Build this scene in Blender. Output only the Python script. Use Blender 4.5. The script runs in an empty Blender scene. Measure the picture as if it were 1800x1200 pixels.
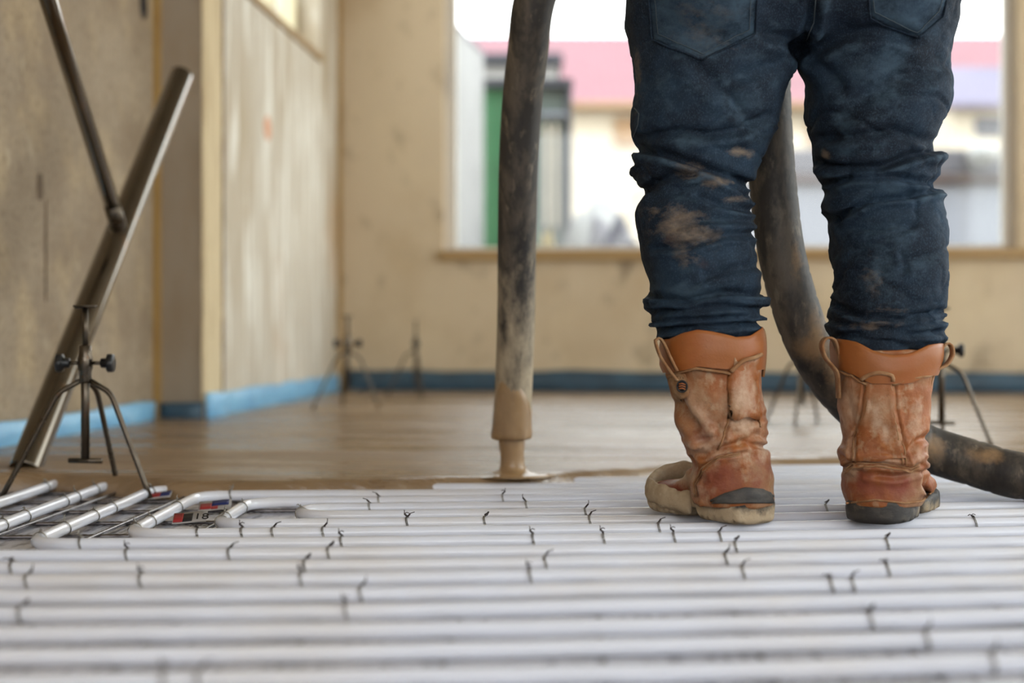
import bpy, bmesh, math, random
import numpy as np
from mathutils import Vector, Matrix, noise
from mathutils.bvhtree import BVHTree
random.seed(7)
S = bpy.context.scene
COL = S.collection
# ---------------------------------------------------------------- camera, world, exposure
TH = math.atan(200/2500)            # the room runs 4.6 degrees off the lens axis
CH = 0.315                          # camera height
F = 2500.0
RZ = Matrix.Rotation(TH, 4, 'Z')    # "lens-floor" frame (x right, y depth) -> room frame
cam = bpy.data.cameras.new('camera'); co = bpy.data.objects.new('camera', cam); COL.objects.link(co)
cam.sensor_width = 36; cam.lens = 50; cam.clip_start = .02; cam.clip_end = 200
cam.shift_y = -15/1800
co.location = (0, 0, CH); co.rotation_euler = (math.radians(90), 0, TH)
cam.dof.use_dof = True; cam.dof.focus_distance = 2.25; cam.dof.aperture_fstop = 1.9
S.camera = co
w = bpy.data.worlds.new('sky'); S.world = w; w.use_nodes = True
nt = w.node_tree; bg = nt.nodes['Background']
tc = nt.nodes.new('ShaderNodeTexCoord'); sp = nt.nodes.new('ShaderNodeSeparateXYZ'); rp = nt.nodes.new('ShaderNodeValToRGB')
nt.links.new(tc.outputs['Generated'], sp.inputs[0]); nt.links.new(sp.outputs['Z'], rp.inputs[0]); nt.links.new(rp.outputs[0], bg.inputs[0])
rp.color_ramp.elements[0].position = 0; rp.color_ramp.elements[0].color = (1, .985, .96, 1)
rp.color_ramp.elements[1].position = .6; rp.color_ramp.elements[1].color = (.86, .92, 1, 1)
bg.inputs[1].default_value = 3.2
S.view_settings.view_transform = 'Standard'; S.view_settings.look = 'None'
S.view_settings.exposure = 0.7; S.view_settings.gamma = 1; S.view_settings.use_curve_mapping = False

# ---------------------------------------------------------------- helpers
def sl(c):
    return tuple(((v/255)/12.92 if v/255 < .04045 else ((v/255+.055)/1.055)**2.4) for v in c)
def X(px, D): return (px-900)/F*D
def H(py, D): return CH-(py-585)/F*D
def P(px, py, D): return Vector((X(px, D), D, H(py, D)))
def tag(o, label=None, cat=None, group=None, kind=None):
    if label: o['label'] = label
    if cat: o['category'] = cat
    if group: o['group'] = group
    if kind: o['kind'] = kind
    return o
def empty(name, loc, room=False):
    o = bpy.data.objects.new(name, None); COL.objects.link(o); o.empty_display_size = .05
    o.location = Vector(loc) if room else RZ @ Vector(loc)
    return o
def origin_of(o):
    v = Vector((0, 0, 0))
    while o is not None:
        v = v+Vector(o.location); o = o.parent
    return v
def finish(name, bm, mat, parent=None, room=False, smooth=True, local=False):
    """one mesh object; bm is in the lens-floor frame (room=True: in the room frame; local=True: about its own origin)"""
    me = bm if isinstance(bm, bpy.types.Mesh) else bpy.data.meshes.new(name)
    if me is not bm:
        bmesh.ops.recalc_face_normals(bm, faces=bm.faces)
        bm.to_mesh(me); bm.free()
    me.name = name
    if not room and not local: me.transform(RZ)
    o = bpy.data.objects.new(name, me); COL.objects.link(o)
    if not local:
        if parent is None:
            n = len(me.vertices); a = np.empty(n*3); me.vertices.foreach_get('co', a); a = a.reshape(-1, 3)
            c = Vector(((a[:, 0].min()+a[:, 0].max())/2, (a[:, 1].min()+a[:, 1].max())/2, a[:, 2].min()))
            me.transform(Matrix.Translation(-c)); o.location = c
        else:
            me.transform(Matrix.Translation(-origin_of(parent)))
    if parent is not None: o.parent = parent
    for m in (mat if isinstance(mat, (list, tuple)) else [mat]): me.materials.append(m)
    if smooth: me.polygons.foreach_set('use_smooth', [True]*len(me.polygons))
    return o
def box(bm, x0, x1, y0, y1, z0, z1, mi=0):
    vs = [bm.verts.new((x, y, z)) for z in (z0, z1) for x, y in ((x0, y0), (x1, y0), (x1, y1), (x0, y1))]
    for f in ((3, 2, 1, 0), (4, 5, 6, 7), (0, 1, 5, 4), (1, 2, 6, 5), (2, 3, 7, 6), (3, 0, 4, 7)):
        bm.faces.new([vs[i] for i in f]).material_index = mi
    return vs
def loft(bm, rings, cap=True, closed=True):
    R = [[bm.verts.new(p) for p in r] for r in rings]
    n = len(R[0])
    for a, b in zip(R, R[1:]):
        for i in range(n if closed else n-1):
            j = (i+1) % n
            bm.faces.new((a[i], a[j], b[j], b[i]))
    if cap and closed:
        bm.faces.new(R[0][::-1]); bm.faces.new(R[-1])
    return R
def spline(pts, step=.02, closed=False):
    """Catmull-Rom through tuples of any length (first three are the position)"""
    pts = [np.array(p, float) for p in pts]
    q = [pts[0]*2-pts[1]]+pts+[pts[-1]*2-pts[-2]]
    out = []
    for i in range(1, len(q)-2):
        p0, p1, p2, p3 = q[i-1:i+3]
        n = max(1, int(np.linalg.norm((p2-p1)[:3])/step))
        for k in range(n):
            t = k/n
            out.append(.5*((2*p1)+(-p0+p2)*t+(2*p0-5*p1+4*p2-p3)*t*t+(-p0+3*p1-3*p2+p3)*t**3))
    out.append(pts[-1])
    return out
def tube(bm, pts, r, n=10, cap=True, squash=1, mod=None):
    """sweep; pts Vectors or arrays, r a number or one per point"""
    pts = [Vector(tuple(p[:3])) for p in pts]
    rings = []; up = None
    for i, p in enumerate(pts):
        t = (pts[min(i+1, len(pts)-1)]-pts[max(i-1, 0)]).normalized()
        if up is None:
            up = Vector((0, 0, 1)) if abs(t.z) < .9 else Vector((0, 1, 0))
        s = t.cross(up).normalized(); up = s.cross(t).normalized()
        rr = r[i] if hasattr(r, '__len__') else r
        ring = []
        for k in range(n):
            a = 2*math.pi*k/n
            q = rr*(mod(i, a) if mod else 1)
            ring.append(p+s*math.cos(a)*q+up*math.sin(a)*q*squash)
        rings.append(ring)
    return loft(bm, rings, cap)
def cyl(bm, a, b, r, n=16, r2=None):
    a, b = Vector(a), Vector(b); tube(bm, [a, b], [r, r if r2 is None else r2], n)
def ring_se(cx, cy, z, a, b, n=40, e=2.3, tilt=0):
    out = []
    for k in range(n):
        t = 2*math.pi*k/n; c, s = math.cos(t), math.sin(t)
        out.append(Vector((cx+a*math.copysign(abs(c)**(2/e), c), cy+b*math.copysign(abs(s)**(2/e), s), z+tilt*s)))
    return out
def remesh(bm, voxel, it=4, fac=.5):
    bmesh.ops.recalc_face_normals(bm, faces=bm.faces)
    me = bpy.data.meshes.new('t'); bm.to_mesh(me); bm.free()
    o = bpy.data.objects.new('t', me); COL.objects.link(o)
    m = o.modifiers.new('r', 'REMESH'); m.mode = 'VOXEL'; m.voxel_size = voxel
    s = o.modifiers.new('s', 'SMOOTH'); s.iterations = it; s.factor = fac
    dg = bpy.context.evaluated_depsgraph_get(); dg.update()
    out = bpy.data.meshes.new_from_object(o.evaluated_get(dg))
    bpy.data.objects.remove(o); bpy.data.meshes.remove(me)
    return out
def verts_of(me):
    a = np.empty(len(me.vertices)*3); me.vertices.foreach_get('co', a)
    b = np.empty(len(me.vertices)*3); me.vertices.foreach_get('normal', b)
    return a.reshape(-1, 3), b.reshape(-1, 3)
def set_verts(me, a):
    me.vertices.foreach_set('co', a.ravel()); me.update()
def paint(me, rgb):
    at = me.color_attributes.new('wear', 'FLOAT_COLOR', 'POINT')
    d = np.ones((len(me.vertices), 4)); d[:, :3] = rgb
    at.data.foreach_set('color', d.ravel())
def seg_dist(p, poly):
    """distance in px and signed side (+ below in the picture) of points p (n,2) to a polyline"""
    best = np.full(len(p), 1e9); side = np.zeros(len(p))
    for a, b in zip(poly, poly[1:]):
        a = np.array(a, float); b = np.array(b, float); d = b-a
        t = np.clip(((p-a) @ d)/(d @ d), 0, 1); q = a+t[:, None]*d; v = p-q
        dist = np.hypot(v[:, 0], v[:, 1]); m = dist < best
        nn = np.array((-d[1], d[0]))/np.hypot(*d)
        if nn[1] < 0: nn = -nn
        side = np.where(m, v @ nn, side); best = np.where(m, dist, best)
    return best, side
def proj(a):
    return np.stack((900+F*a[:, 0]/a[:, 1], 585-(a[:, 2]-CH)*F/a[:, 1]), 1)
def nz(a, sc, seed=0):
    return np.array([noise.noise(Vector((p[0]*sc[0]+seed, p[1]*sc[1], p[2]*sc[2]))) for p in a])

# ---------------------------------------------------------------- materials
def mat(name, base, rough=.6, metal=0, layers=(), bump=(), spec=.5, wear=(), sss=0, coat=0, rvar=None, trans=0):
    """layers: (colour, scale xyz, lo, hi, amount[, detail]) noise patches over the base colour;
    bump: (scale xyz, strength, distance); wear: (channel, colour, noise scale) stains held in the 'wear' attribute"""
    m = bpy.data.materials.new(name); m.use_nodes = True; t = m.node_tree; L = t.links; N = t.nodes
    b = N['Principled BSDF']; b.inputs['Roughness'].default_value = rough; b.inputs['Metallic'].default_value = metal
    b.inputs['Specular IOR Level'].default_value = spec
    if sss:
        b.inputs['Subsurface Weight'].default_value = sss; b.inputs['Subsurface Radius'].default_value = (.01, .01, .01)
        b.inputs['Subsurface Scale'].default_value = .5
    if coat: b.inputs['Coat Weight'].default_value = coat; b.inputs['Coat Roughness'].default_value = .08
    if trans: b.inputs['Transmission Weight'].default_value = trans
    tc = N.new('ShaderNodeTexCoord')
    def nse(sc, det=6, rg=.6, off=0):
        mp = N.new('ShaderNodeMapping'); mp.inputs['Scale'].default_value = sc; mp.inputs['Location'].default_value = (off, off*.7, off*1.3)
        n = N.new('ShaderNodeTexNoise'); n.inputs['Scale'].default_value = 1; n.inputs['Detail'].default_value = det; n.inputs['Roughness'].default_value = rg
        L.new(tc.outputs['Object'], mp.inputs[0]); L.new(mp.outputs[0], n.inputs[0]); return n.outputs[0]
    def ramp(src, lo, hi, amt):
        r = N.new('ShaderNodeMapRange'); r.inputs[1].default_value = lo; r.inputs[2].default_value = hi
        r.inputs[3].default_value = 0; r.inputs[4].default_value = amt; r.clamp = True; L.new(src, r.inputs[0]); return r.outputs[0]
    cur = None
    def mixc(fac, col):
        nonlocal cur
        x = N.new('ShaderNodeMix'); x.data_type = 'RGBA'; L.new(fac, x.inputs[0])
        if cur is None: x.inputs[6].default_value = (*sl(base), 1)
        else: L.new(cur, x.inputs[6])
        x.inputs[7].default_value = (*sl(col), 1); cur = x.outputs[2]
    for i, l in enumerate(layers):
        mixc(ramp(nse(l[1], l[5] if len(l) > 5 else 6, off=i*3.1+1), l[2], l[3], l[4]), l[0])
    if wear:
        at = N.new('ShaderNodeVertexColor'); at.layer_name = 'wear'; sx = N.new('ShaderNodeSeparateColor'); L.new(at.outputs[0], sx.inputs[0])
        for ch, col, sc in wear:
            n = nse(sc, 8, .7, off=ch*5.3)
            a = N.new('ShaderNodeMath'); a.operation = 'MULTIPLY_ADD'; L.new(n, a.inputs[0]); a.inputs[1].default_value = 2.4; a.inputs[2].default_value = -1.2
            c = N.new('ShaderNodeMath'); c.operation = 'ADD'; L.new(a.outputs[0], c.inputs[0]); L.new(sx.outputs[ch], c.inputs[1])
            g = N.new('ShaderNodeMath'); g.operation = 'MULTIPLY'; L.new(ramp(c.outputs[0], .2, .95, 1), g.inputs[0]); L.new(ramp(sx.outputs[ch], 0, .25, 1), g.inputs[1])
            mixc(g.outputs[0], col)
    if cur is None: b.inputs['Base Color'].default_value = (*sl(base), 1)
    else: L.new(cur, b.inputs['Base Color'])
    if rvar:
        r = N.new('ShaderNodeMapRange'); L.new(nse(rvar[0], 5), r.inputs[0]); r.inputs[1].default_value = .35; r.inputs[2].default_value = .65
        r.inputs[3].default_value = rvar[1]; r.inputs[4].default_value = rvar[2]; L.new(r.outputs[0], b.inputs['Roughness'])
    prev = None
    for i, (sc, st, di) in enumerate(bump):
        bp = N.new('ShaderNodeBump'); bp.inputs['Strength'].default_value = st; bp.inputs['Distance'].default_value = di
        L.new(nse(sc, 6, .6, off=20+i*4), bp.inputs['Height'])
        if prev: L.new(prev, bp.inputs['Normal'])
        prev = bp.outputs[0]
    if prev: L.new(prev, b.inputs['Normal'])
    return m
M = {}
M['wall_near'] = mat('old_plaster_brown', (158, 142, 120), .85, layers=[((118, 98, 74), (2.2, 2.2, 2.6), .42, .68, .7), ((190, 168, 130), (5, 5, 4), .5, .7, .6), ((96, 80, 60), (70, 70, 60), .5, .7, .6), ((204, 190, 160), (14, 14, 9), .62, .74, .5)],
    bump=[((30, 30, 30), .35, .01), ((140, 140, 140), .4, .003)])
M['wall_far'] = mat('streaked_plaster', (196, 187, 170), .85, layers=[((166, 146, 112), (3, 3, .9), .45, .7, .7), ((232, 230, 220), (12, 12, 1.8), .52, .62, .9), ((146, 124, 92), (22, 22, 2.6), .6, .74, .6), ((190, 150, 104), (1.3, 1.3, 1.1), .58, .72, .4)],
    bump=[((26, 26, 12), .35, .01)])
M['wall_back'] = mat('speckled_render', (200, 182, 154), .85, layers=[((166, 140, 104), (1.6, 1.6, 1.2), .45, .7, .7), ((96, 80, 62), (6, 6, 4), .57, .7, .6), ((216, 198, 164), (2.3, 2.3, 2), .5, .7, .5)],
    bump=[((26, 26, 26), .3, .01)])
M['pillar'] = mat('grey_brown_render', (152, 138, 120), .85, layers=[((140, 120, 94), (8, 8, 3), .45, .7, .6)], bump=[((60, 60, 40), .3, .005)])
M['plaster_pale'] = mat('pale_plaster', (204, 186, 150), .85, layers=[((166, 142, 106), (20, 20, 4), .5, .7, .7)], bump=[((30, 30, 30), .4, .01)])
M['foam'] = mat('yellow_foam', (160, 128, 74), .9, layers=[((132, 94, 46), (20, 20, 5), .5, .7, .6)], bump=[((90, 90, 90), .4, .004)])
M['crack'] = mat('dark_wood_gap', (108, 74, 44), .9, layers=[((70, 48, 30), (20, 20, 3), .4, .6, .7)])
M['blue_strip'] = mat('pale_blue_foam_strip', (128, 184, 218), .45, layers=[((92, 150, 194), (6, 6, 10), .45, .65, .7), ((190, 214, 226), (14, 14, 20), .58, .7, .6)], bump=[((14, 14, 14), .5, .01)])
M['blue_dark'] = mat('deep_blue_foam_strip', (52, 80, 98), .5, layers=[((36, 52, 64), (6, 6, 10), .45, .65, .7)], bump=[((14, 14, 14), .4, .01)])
M['ceiling'] = mat('ceiling_boards', (176, 166, 148), .9, layers=[((150, 138, 118), (1, 1, 1), .4, .6, .5)])
M['foil'] = mat('silver_foil', (222, 224, 234), .42, 1, layers=[((110, 108, 120), (60, 12, 20), .5, .62, .7)], bump=[((40, 14, 20), .5, .008), ((160, 50, 80), .6, .003)])
M['screed'] = mat('wet_screed', (146, 120, 90), .12, 0, layers=[((126, 100, 70), (1.5, 6, 3), .4, .62, .8), ((178, 156, 126), (3, 14, 3), .55, .7, .6)], spec=1.0, rvar=((.8, 6, 1), .06, .5),
    bump=[((1.6, 8, 1), .5, .014), ((3.5, 20, 5), 1, .020)])
M['slurry'] = mat('wet_slurry', (158, 128, 92), .28, 0, layers=[((132, 104, 72), (30, 30, 14), .45, .65, .6), ((178, 150, 112), (60, 60, 30), .55, .7, .5)], bump=[((120, 120, 60), .35, .002)])
M['pipe'] = mat('milky_plastic_pipe', (216, 219, 229), .17, 0, layers=[((212, 206, 200), (3, 3, 3), .45, .65, .6), ((172, 146, 116), (12, 30, 14), .72, .78, .6)], spec=.6, sss=.15, bump=[((25, 25, 25), .06, .002)])
M['rebar'] = mat('galvanised_bar', (120, 116, 116), .35, 1, layers=[((70, 62, 58), (40, 40, 40), .45, .6, .6)])
M['wire'] = mat('black_tie_wire', (64, 56, 56), .4, .8)
M['wire_bright'] = mat('bright_tie_wire', (150, 146, 138), .3, 1)
M['steel'] = mat('dull_steel', (92, 84, 74), .3, 1, layers=[((86, 72, 56), (30, 30, 14), .5, .68, .7), ((120, 78, 46), (50, 50, 30), .62, .72, .6)], rvar=((30, 30, 30), .22, .45))
M['prop'] = mat('weathered_steel_tube', (94, 84, 70), .2, 1, coat=1, layers=[((80, 68, 52), (14, 14, 5), .45, .65, .7), ((128, 92, 60), (30, 30, 12), .6, .72, .5)], bump=[((90, 90, 90), .06, .0006)])
M['plastic_black'] = mat('black_plastic', (22, 22, 24), .35)
M['hose'] = mat('dirty_rubber_hose', (50, 45, 40), .62, 0, layers=[((96, 85, 72), (22, 22, 8), .44, .6, .8), ((28, 25, 23), (26, 26, 10), .52, .62, .8), ((134, 120, 100), (50, 50, 18), .6, .7, .55)],
    wear=[(0, (172, 156, 130), (26, 26, 12)), (1, (36, 32, 28), (30, 30, 16)), (2, (142, 112, 78), (16, 16, 16))], bump=[((60, 60, 40), .35, .002)])
M['denim'] = mat('dark_denim', (17, 28, 41), .8, 0, layers=[((32, 50, 67), (11, 11, 8), .44, .62, .85), ((10, 16, 26), (6, 6, 8), .5, .66, .7), ((58, 78, 95), (460, 460, 300), .5, .7, .4, 2), ((50, 68, 80), (30, 30, 60), .56, .7, .4)], spec=.25,
    wear=[(0, (112, 98, 84), (26, 26, 44)), (1, (56, 74, 88), (24, 24, 34)), (2, (56, 36, 32), (20, 20, 20))], bump=[((900, 900, 900), .35, .0006), ((45, 45, 60), .45, .004)])
M['stitch'] = mat('denim_stitching', (62, 72, 78), .8)
M['leather'] = mat('tan_boot_leather', (148, 86, 42), .5, 0, layers=[((118, 66, 36), (18, 18, 14), .45, .65, .75), ((184, 120, 70), (34, 34, 34), .56, .7, .5), ((180, 154, 124), (60, 60, 46), .52, .66, .55), ((160, 134, 104), (9, 9, 9), .5, .64, .5), ((96, 56, 36), (90, 90, 70), .6, .72, .5)], spec=.35,
    wear=[(0, (188, 158, 132), (26, 26, 22)), (1, (128, 66, 48), (22, 22, 22)), (2, (176, 154, 126), (16, 16, 16))], bump=[((260, 260, 260), .4, .0012), ((38, 38, 46), .5, .004)])
M['cuff'] = mat('smooth_tan_collar_leather', (146, 86, 40), .42, 0, layers=[((156, 84, 40), (12, 12, 12), .45, .65, .6), ((172, 108, 60), (20, 20, 30), .6, .75, .5)], spec=.4, bump=[((320, 320, 320), .3, .0008), ((30, 30, 30), .25, .003)])
M['suede'] = mat('dusty_suede_edge', (138, 96, 60), .85, 0, layers=[((168, 134, 98), (50, 50, 50), .45, .65, .8)], bump=[((200, 200, 200), .5, .002)])
M['mud'] = mat('dried_mud', (178, 158, 130), .85, 0, layers=[((148, 126, 98), (22, 22, 22), .45, .65, .7), ((200, 184, 158), (40, 40, 30), .55, .7, .6)], wear=[(0, (44, 40, 38), (30, 30, 30)), (1, (110, 60, 40), (30, 30, 30))], bump=[((60, 60, 60), .6, .004), ((24, 24, 24), .5, .006)])
M['sole'] = mat('black_rubber_sole', (50, 47, 45), .6, 0, layers=[((84, 78, 70), (30, 30, 60), .45, .65, .7), ((128, 112, 92), (40, 40, 30), .62, .74, .6)], wear=[(0, (174, 154, 124), (30, 30, 30))], bump=[((50, 50, 90), .5, .003)])
M['frame'] = mat('pale_window_frame', (206, 200, 190), .5)
M['sill'] = mat('timber_sill', (160, 130, 84), .6, layers=[((146, 112, 66), (3, 20, 20), .45, .65, .6)])
M['frame_yellow'] = mat('yellowed_frame', (206, 196, 164), .5)
M['skin'] = mat('skin', (196, 148, 122), .5, sss=.1)
M['jacket'] = mat('dark_work_jacket', (40, 44, 52), .8, bump=[((40, 40, 40), .4, .004)])
M['hair'] = mat('brown_hair', (70, 50, 36), .7)
for nm, c in dict(red_roof=(124, 74, 80), violet_roof=(106, 98, 116), white_wall=(150, 148, 146), cream_wall=(196, 184, 164), orange=(150, 118, 84), green=(26, 82, 44), grey_green=(78, 88, 82), dark_grey=(40, 40, 48),
                  pale=(118, 120, 128), grey=(82, 80, 86), brown=(58, 40, 36), tarp=(134, 132, 128), rubble=(78, 74, 80), yellow=(130, 108, 8), ground=(120, 112, 102), label_red=(150, 36, 38), label_blue=(24, 38, 100), label_white=(158, 154, 152), ink=(24, 20, 22)).items():
    M[nm] = mat(nm+'_paint', c, .6, layers=[(tuple(int(v*.86) for v in c), (1.2, 1.2, 2.5), .45, .65, .6)])
M['mark_dark'] = mat('dark_stain', (104, 88, 70), .9); M['mark_orange'] = mat('orange_primer', (214, 160, 128), .9)
g = bpy.data.materials.new('window_glass'); g.use_nodes = True; t = g.node_tree; t.nodes.clear()
o_ = t.nodes.new('ShaderNodeOutputMaterial'); mx = t.nodes.new('ShaderNodeMixShader'); tr = t.nodes.new('ShaderNodeBsdfTransparent'); gl = t.nodes.new('ShaderNodeBsdfGlossy')
lw = t.nodes.new('ShaderNodeLayerWeight'); lw.inputs[0].default_value = .5; pw = t.nodes.new('ShaderNodeMath'); pw.operation = 'POWER'; pw.inputs[1].default_value = 5; t.links.new(lw.outputs['Facing'], pw.inputs[0]); fr = t.nodes.new('ShaderNodeMath'); fr.operation = 'MULTIPLY_ADD'; fr.inputs[1].default_value = .6; fr.inputs[2].default_value = .03; t.links.new(pw.outputs[0], fr.inputs[0]); gl.inputs['Roughness'].default_value = .02; tr.inputs[0].default_value = (.96, .98, .97, 1)
t.links.new(fr.outputs[0], mx.inputs[0]); t.links.new(tr.outputs[0], mx.inputs[1]); t.links.new(gl.outputs[0], mx.inputs[2]); t.links.new(mx.outputs[0], o_.inputs[0])
M['glass'] = g

# ---------------------------------------------------------------- the room (room frame: x along the back wall, y along the left wall)
SC = .04                                   # top of the wet screed
WL1, WL3, JY = -1.51, -1.36, 4.48          # near left wall, far left wall, where they step
BW = 6.69; RW = 3.3; RY = -2.6; CE = 2.7
def struct(name, bm, m, **k): return tag(finish(name, bm, m, room=True, smooth=False, **k), kind='structure')
bm = bmesh.new(); box(bm, WL1-.3, WL1, RY, JY, -.1, CE); struct('wall_left', bm, M['wall_near'])
wy0, wy1, wz0, wz1 = 4.95, 6.25, 1.545, 2.35
bm = bmesh.new(); x0, x1 = WL3-.3, WL3
box(bm, x0, x1, JY+.16, wy0, -.1, CE); box(bm, x0, x1, wy1, BW+.3, -.1, CE); box(bm, x0, x1, wy0, wy1, -.1, wz0); box(bm, x0, x1, wy0, wy1, wz1, CE)
struct('wall_left', bm, M['wall_far'])
bm = bmesh.new(); box(bm, WL1-.3, WL3+.004, JY-.002, JY+.155, -.1, CE); struct('trim_1', bm, M['pillar'])
# ragged plaster edge on the pillar's inner corner, wood gap beside it, foam strip in the outer corner
bm = bmesh.new()
rings = []
for i in range(70):
    z = .03+i*.0385; q = noise.noise(Vector((0, 3, z*6)))*.010+noise.noise(Vector((4, 0, z*22)))*.006
    rings.append([Vector((WL3+.004, JY-.008+q, z)), Vector((WL3+.014+q*.3, JY+.002+q, z)), Vector((WL3+.016, JY+.10, z)), Vector((WL3+.012, JY+.19+q*2, z)), Vector((WL3-.01, JY+.2, z))])
loft(bm, rings); struct('trim_2', bm, M['plaster_pale'])
bm = bmesh.new()
rings = []
for i in range(60):
    z = .1+i*.028; q = .004+.008*abs(noise.noise(Vector((9, 0, z*9))))
    rings.append([Vector((WL3-.002, JY+.24-q, z)), Vector((WL3+.0045, JY+.24-q, z)), Vector((WL3+.0045, JY+.24+q, z)), Vector((WL3-.002, JY+.24+q, z))])
loft(bm, rings); struct('trim_3', bm, M['crack'])
bm = bmesh.new(); box(bm, WL1, WL1+.018, JY-.03, JY-.002, .02, CE); struct('trim_4', bm, M['foam'])
bm = bmesh.new(); box(bm, WL3, WL3+.012, BW-.05, BW, .02, CE); struct('trim_5', bm, M['foam'])
# back wall with the big window
bx0, bx1, bz0, bz1 = -.86, 1.80, .70, 2.3
bm = bmesh.new(); y0, y1 = BW, BW+.25
box(bm, WL1-.3, bx0, y0, y1, -.1, CE); box(bm, bx1, RW+.3, y0, y1, -.1, CE); box(bm, bx0, bx1, y0, y1, -.1, bz0); box(bm, bx0, bx1, y0, y1, bz1, CE)
struct('wall_back', bm, M['wall_back'])
def window(name, x0, x1, z0, z1, y, axis, m, mull=(), fw=.05):
    """frame with panes; axis 'x': across the back wall at y; 'y': in a side wall at x=y"""
    fr = bmesh.new(); pn = bmesh.new()
    def bb(b, a0, a1, d0, d1, h0, h1):
        box(b, a0, a1, d0, d1, h0, h1) if axis == 'x' else box(b, d0, d1, a0, a1, h0, h1)
    bb(fr, x0, x0+fw, y, y+.06, z0, z1); bb(fr, x1-fw, x1, y, y+.06, z0, z1); bb(fr, x0+fw, x1-fw, y, y+.06, z0, z0+fw*.5); bb(fr, x0+fw, x1-fw, y, y+.06, z1-fw, z1)
    for q in mull: bb(fr, q-.025, q+.025, y, y+.06, z0+fw*.5, z1-fw)
    bb(pn, x0+fw, x1-fw, y+.025, y+.031, z0+fw*.5, z1-fw)
    o = struct(name, fr, m)
    p = finish('pane', pn, M['glass'], o, room=True, smooth=False)
    return o
win = window('window_1', bx0, bx1, bz0, bz1, BW+.08, 'x', M['frame'])
bm = bmesh.new(); box(bm, bx0-.02, bx1+.9, BW-.04, BW+.08, bz0-.045, bz0+.004); bmesh.ops.bevel(bm, geom=bm.edges[:], offset=.004, segments=2, affect='EDGES')
finish('window_sill', bm, M['sill'], win, room=True, smooth=False)
win2 = window('window_2', wy0, wy1, wz0, wz1, WL3-.16, 'y', M['frame_yellow'], mull=(5.82,))
bm = bmesh.new(); box(bm, WL3-.1, WL3+.015, wy0-.02, wy1+.005, wz0-.022, wz0+.004); finish('window_sill', bm, M['sill'], win2, room=True, smooth=False)
# the sides behind and beside the camera, open to daylight
bm = bmesh.new(); ry = (-1.6, 6.0); rz = (.35, 2.5)
box(bm, RW, RW+.3, RY, ry[0], -.1, CE); box(bm, RW, RW+.3, ry[1], BW+.3, -.1, CE); box(bm, RW, RW+.3, ry[0], ry[1], -.1, rz[0]); box(bm, RW, RW+.3, ry[0], ry[1], rz[1], CE)
struct('wall_right', bm, M['wall_back'])
window('window_3', ry[0], ry[1], rz[0], rz[1], RW+.1, 'y', M['frame'], mull=(.75, 3.1))
bm = bmesh.new(); dx = (-1.3, 3.1)
box(bm, WL1-.3, dx[0], RY-.3, RY, -.1, CE); box(bm, dx[1], RW+.3, RY-.3, RY, -.1, CE); box(bm, dx[0], dx[1], RY-.3, RY, 2.62, CE); box(bm, dx[0], dx[1], RY-.3, RY, -.1, 1.0)
struct('wall_front', bm, M['wall_back'])
bm = bmesh.new(); box(bm, WL1-.3, RW+.3, RY-.3, BW+.3, CE, CE+.15); struct('ceiling', bm, M['ceiling'])
bm = bmesh.new(); box(bm, WL1-.3, RW+.3, RY-.3, BW+.3, -.1, 0); struct('floor', bm, M['foil'])
# edge strips
def strip(name, pts, h, m, seed):
    bm = bmesh.new(); rings = []
    ps = []
    for a, b in zip(pts, pts[1:]):
        n = max(2, int((Vector(b)-Vector(a)).length/.05))
        ps += [Vector(a).lerp(Vector(b), i/n) for i in range(n)]
    ps.append(Vector(pts[-1]))
    for i, p in enumerate(ps):
        t = (ps[min(i+1, len(ps)-1)]-ps[max(0, i-1)]).normalized(); nrm = Vector((t.y, -t.x, 0))
        q = noise.noise(Vector((p.x*5+seed, p.y*5, 0)))
        hh = SC+h*(1+.12*q)
        rings.append([p+nrm*.002, p+nrm*(.012+.008*q)+Vector((0, 0, .0)), p+nrm*(.013+.006*q)+Vector((0, 0, hh*.6)), p+nrm*(.012-.004*q)+Vector((0, 0, hh)), p+nrm*.002+Vector((0, 0, hh+.003))])
    loft(bm, rings); return tag(finish(name, bm, m, room=True, smooth=True), kind='structure')
strip('baseboard_left', [(WL1, .9, 0), (WL1, JY-.04, 0)], .056, M['blue_strip'], 1)
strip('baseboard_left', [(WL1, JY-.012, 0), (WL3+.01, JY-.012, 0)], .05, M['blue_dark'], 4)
strip('baseboard_left', [(WL3+.014, JY-.01, 0), (WL3+.02, JY+.2, 0), (WL3, JY+.28, 0), (WL3, BW-.06, 0)], .075, M['blue_strip'], 2)
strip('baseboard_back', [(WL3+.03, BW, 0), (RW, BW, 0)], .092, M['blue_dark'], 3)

# ---------------------------------------------------------------- wet screed
# marks on the walls
def mark(name, px, py, rx, ry, wx, m, seed):
    t = (px-900)/F; z = wx/(t*math.cos(TH)-math.sin(TH)); yw = z*(math.cos(TH)+t*math.sin(TH)); zw = H(py, z); sx = rx*z/F*abs(1/(t*math.cos(TH)-math.sin(TH)))*.95; sz = ry*z/F
    bm = bmesh.new(); R = []
    for dx, k in ((0, 1), (.003, 1), (.0045, .8)):
        R.append([Vector((wx-.001+dx, yw+sx*k*math.cos(a)*(1+.25*noise.noise(Vector((math.cos(a)*2, math.sin(a)*2, seed)))), zw+sz*k*math.sin(a)*(1+.25*noise.noise(Vector((math.sin(a)*2, seed, 0)))))) for a in [2*math.pi*i/28 for i in range(28)]])
    loft(bm, R); struct(name, bm, M[m])
mark('trim_6', 252, 5, 7, 30, WL1, 'ink', 1); mark('trim_7', 70, 328, 6, 24, WL1, 'mark_dark', 2); mark('trim_8', 80, 440, 1.5, 90, WL1, 'mark_dark', 3); mark('trim_9', 470, 225, 6, 22, WL3, 'mark_orange', 4)
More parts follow.
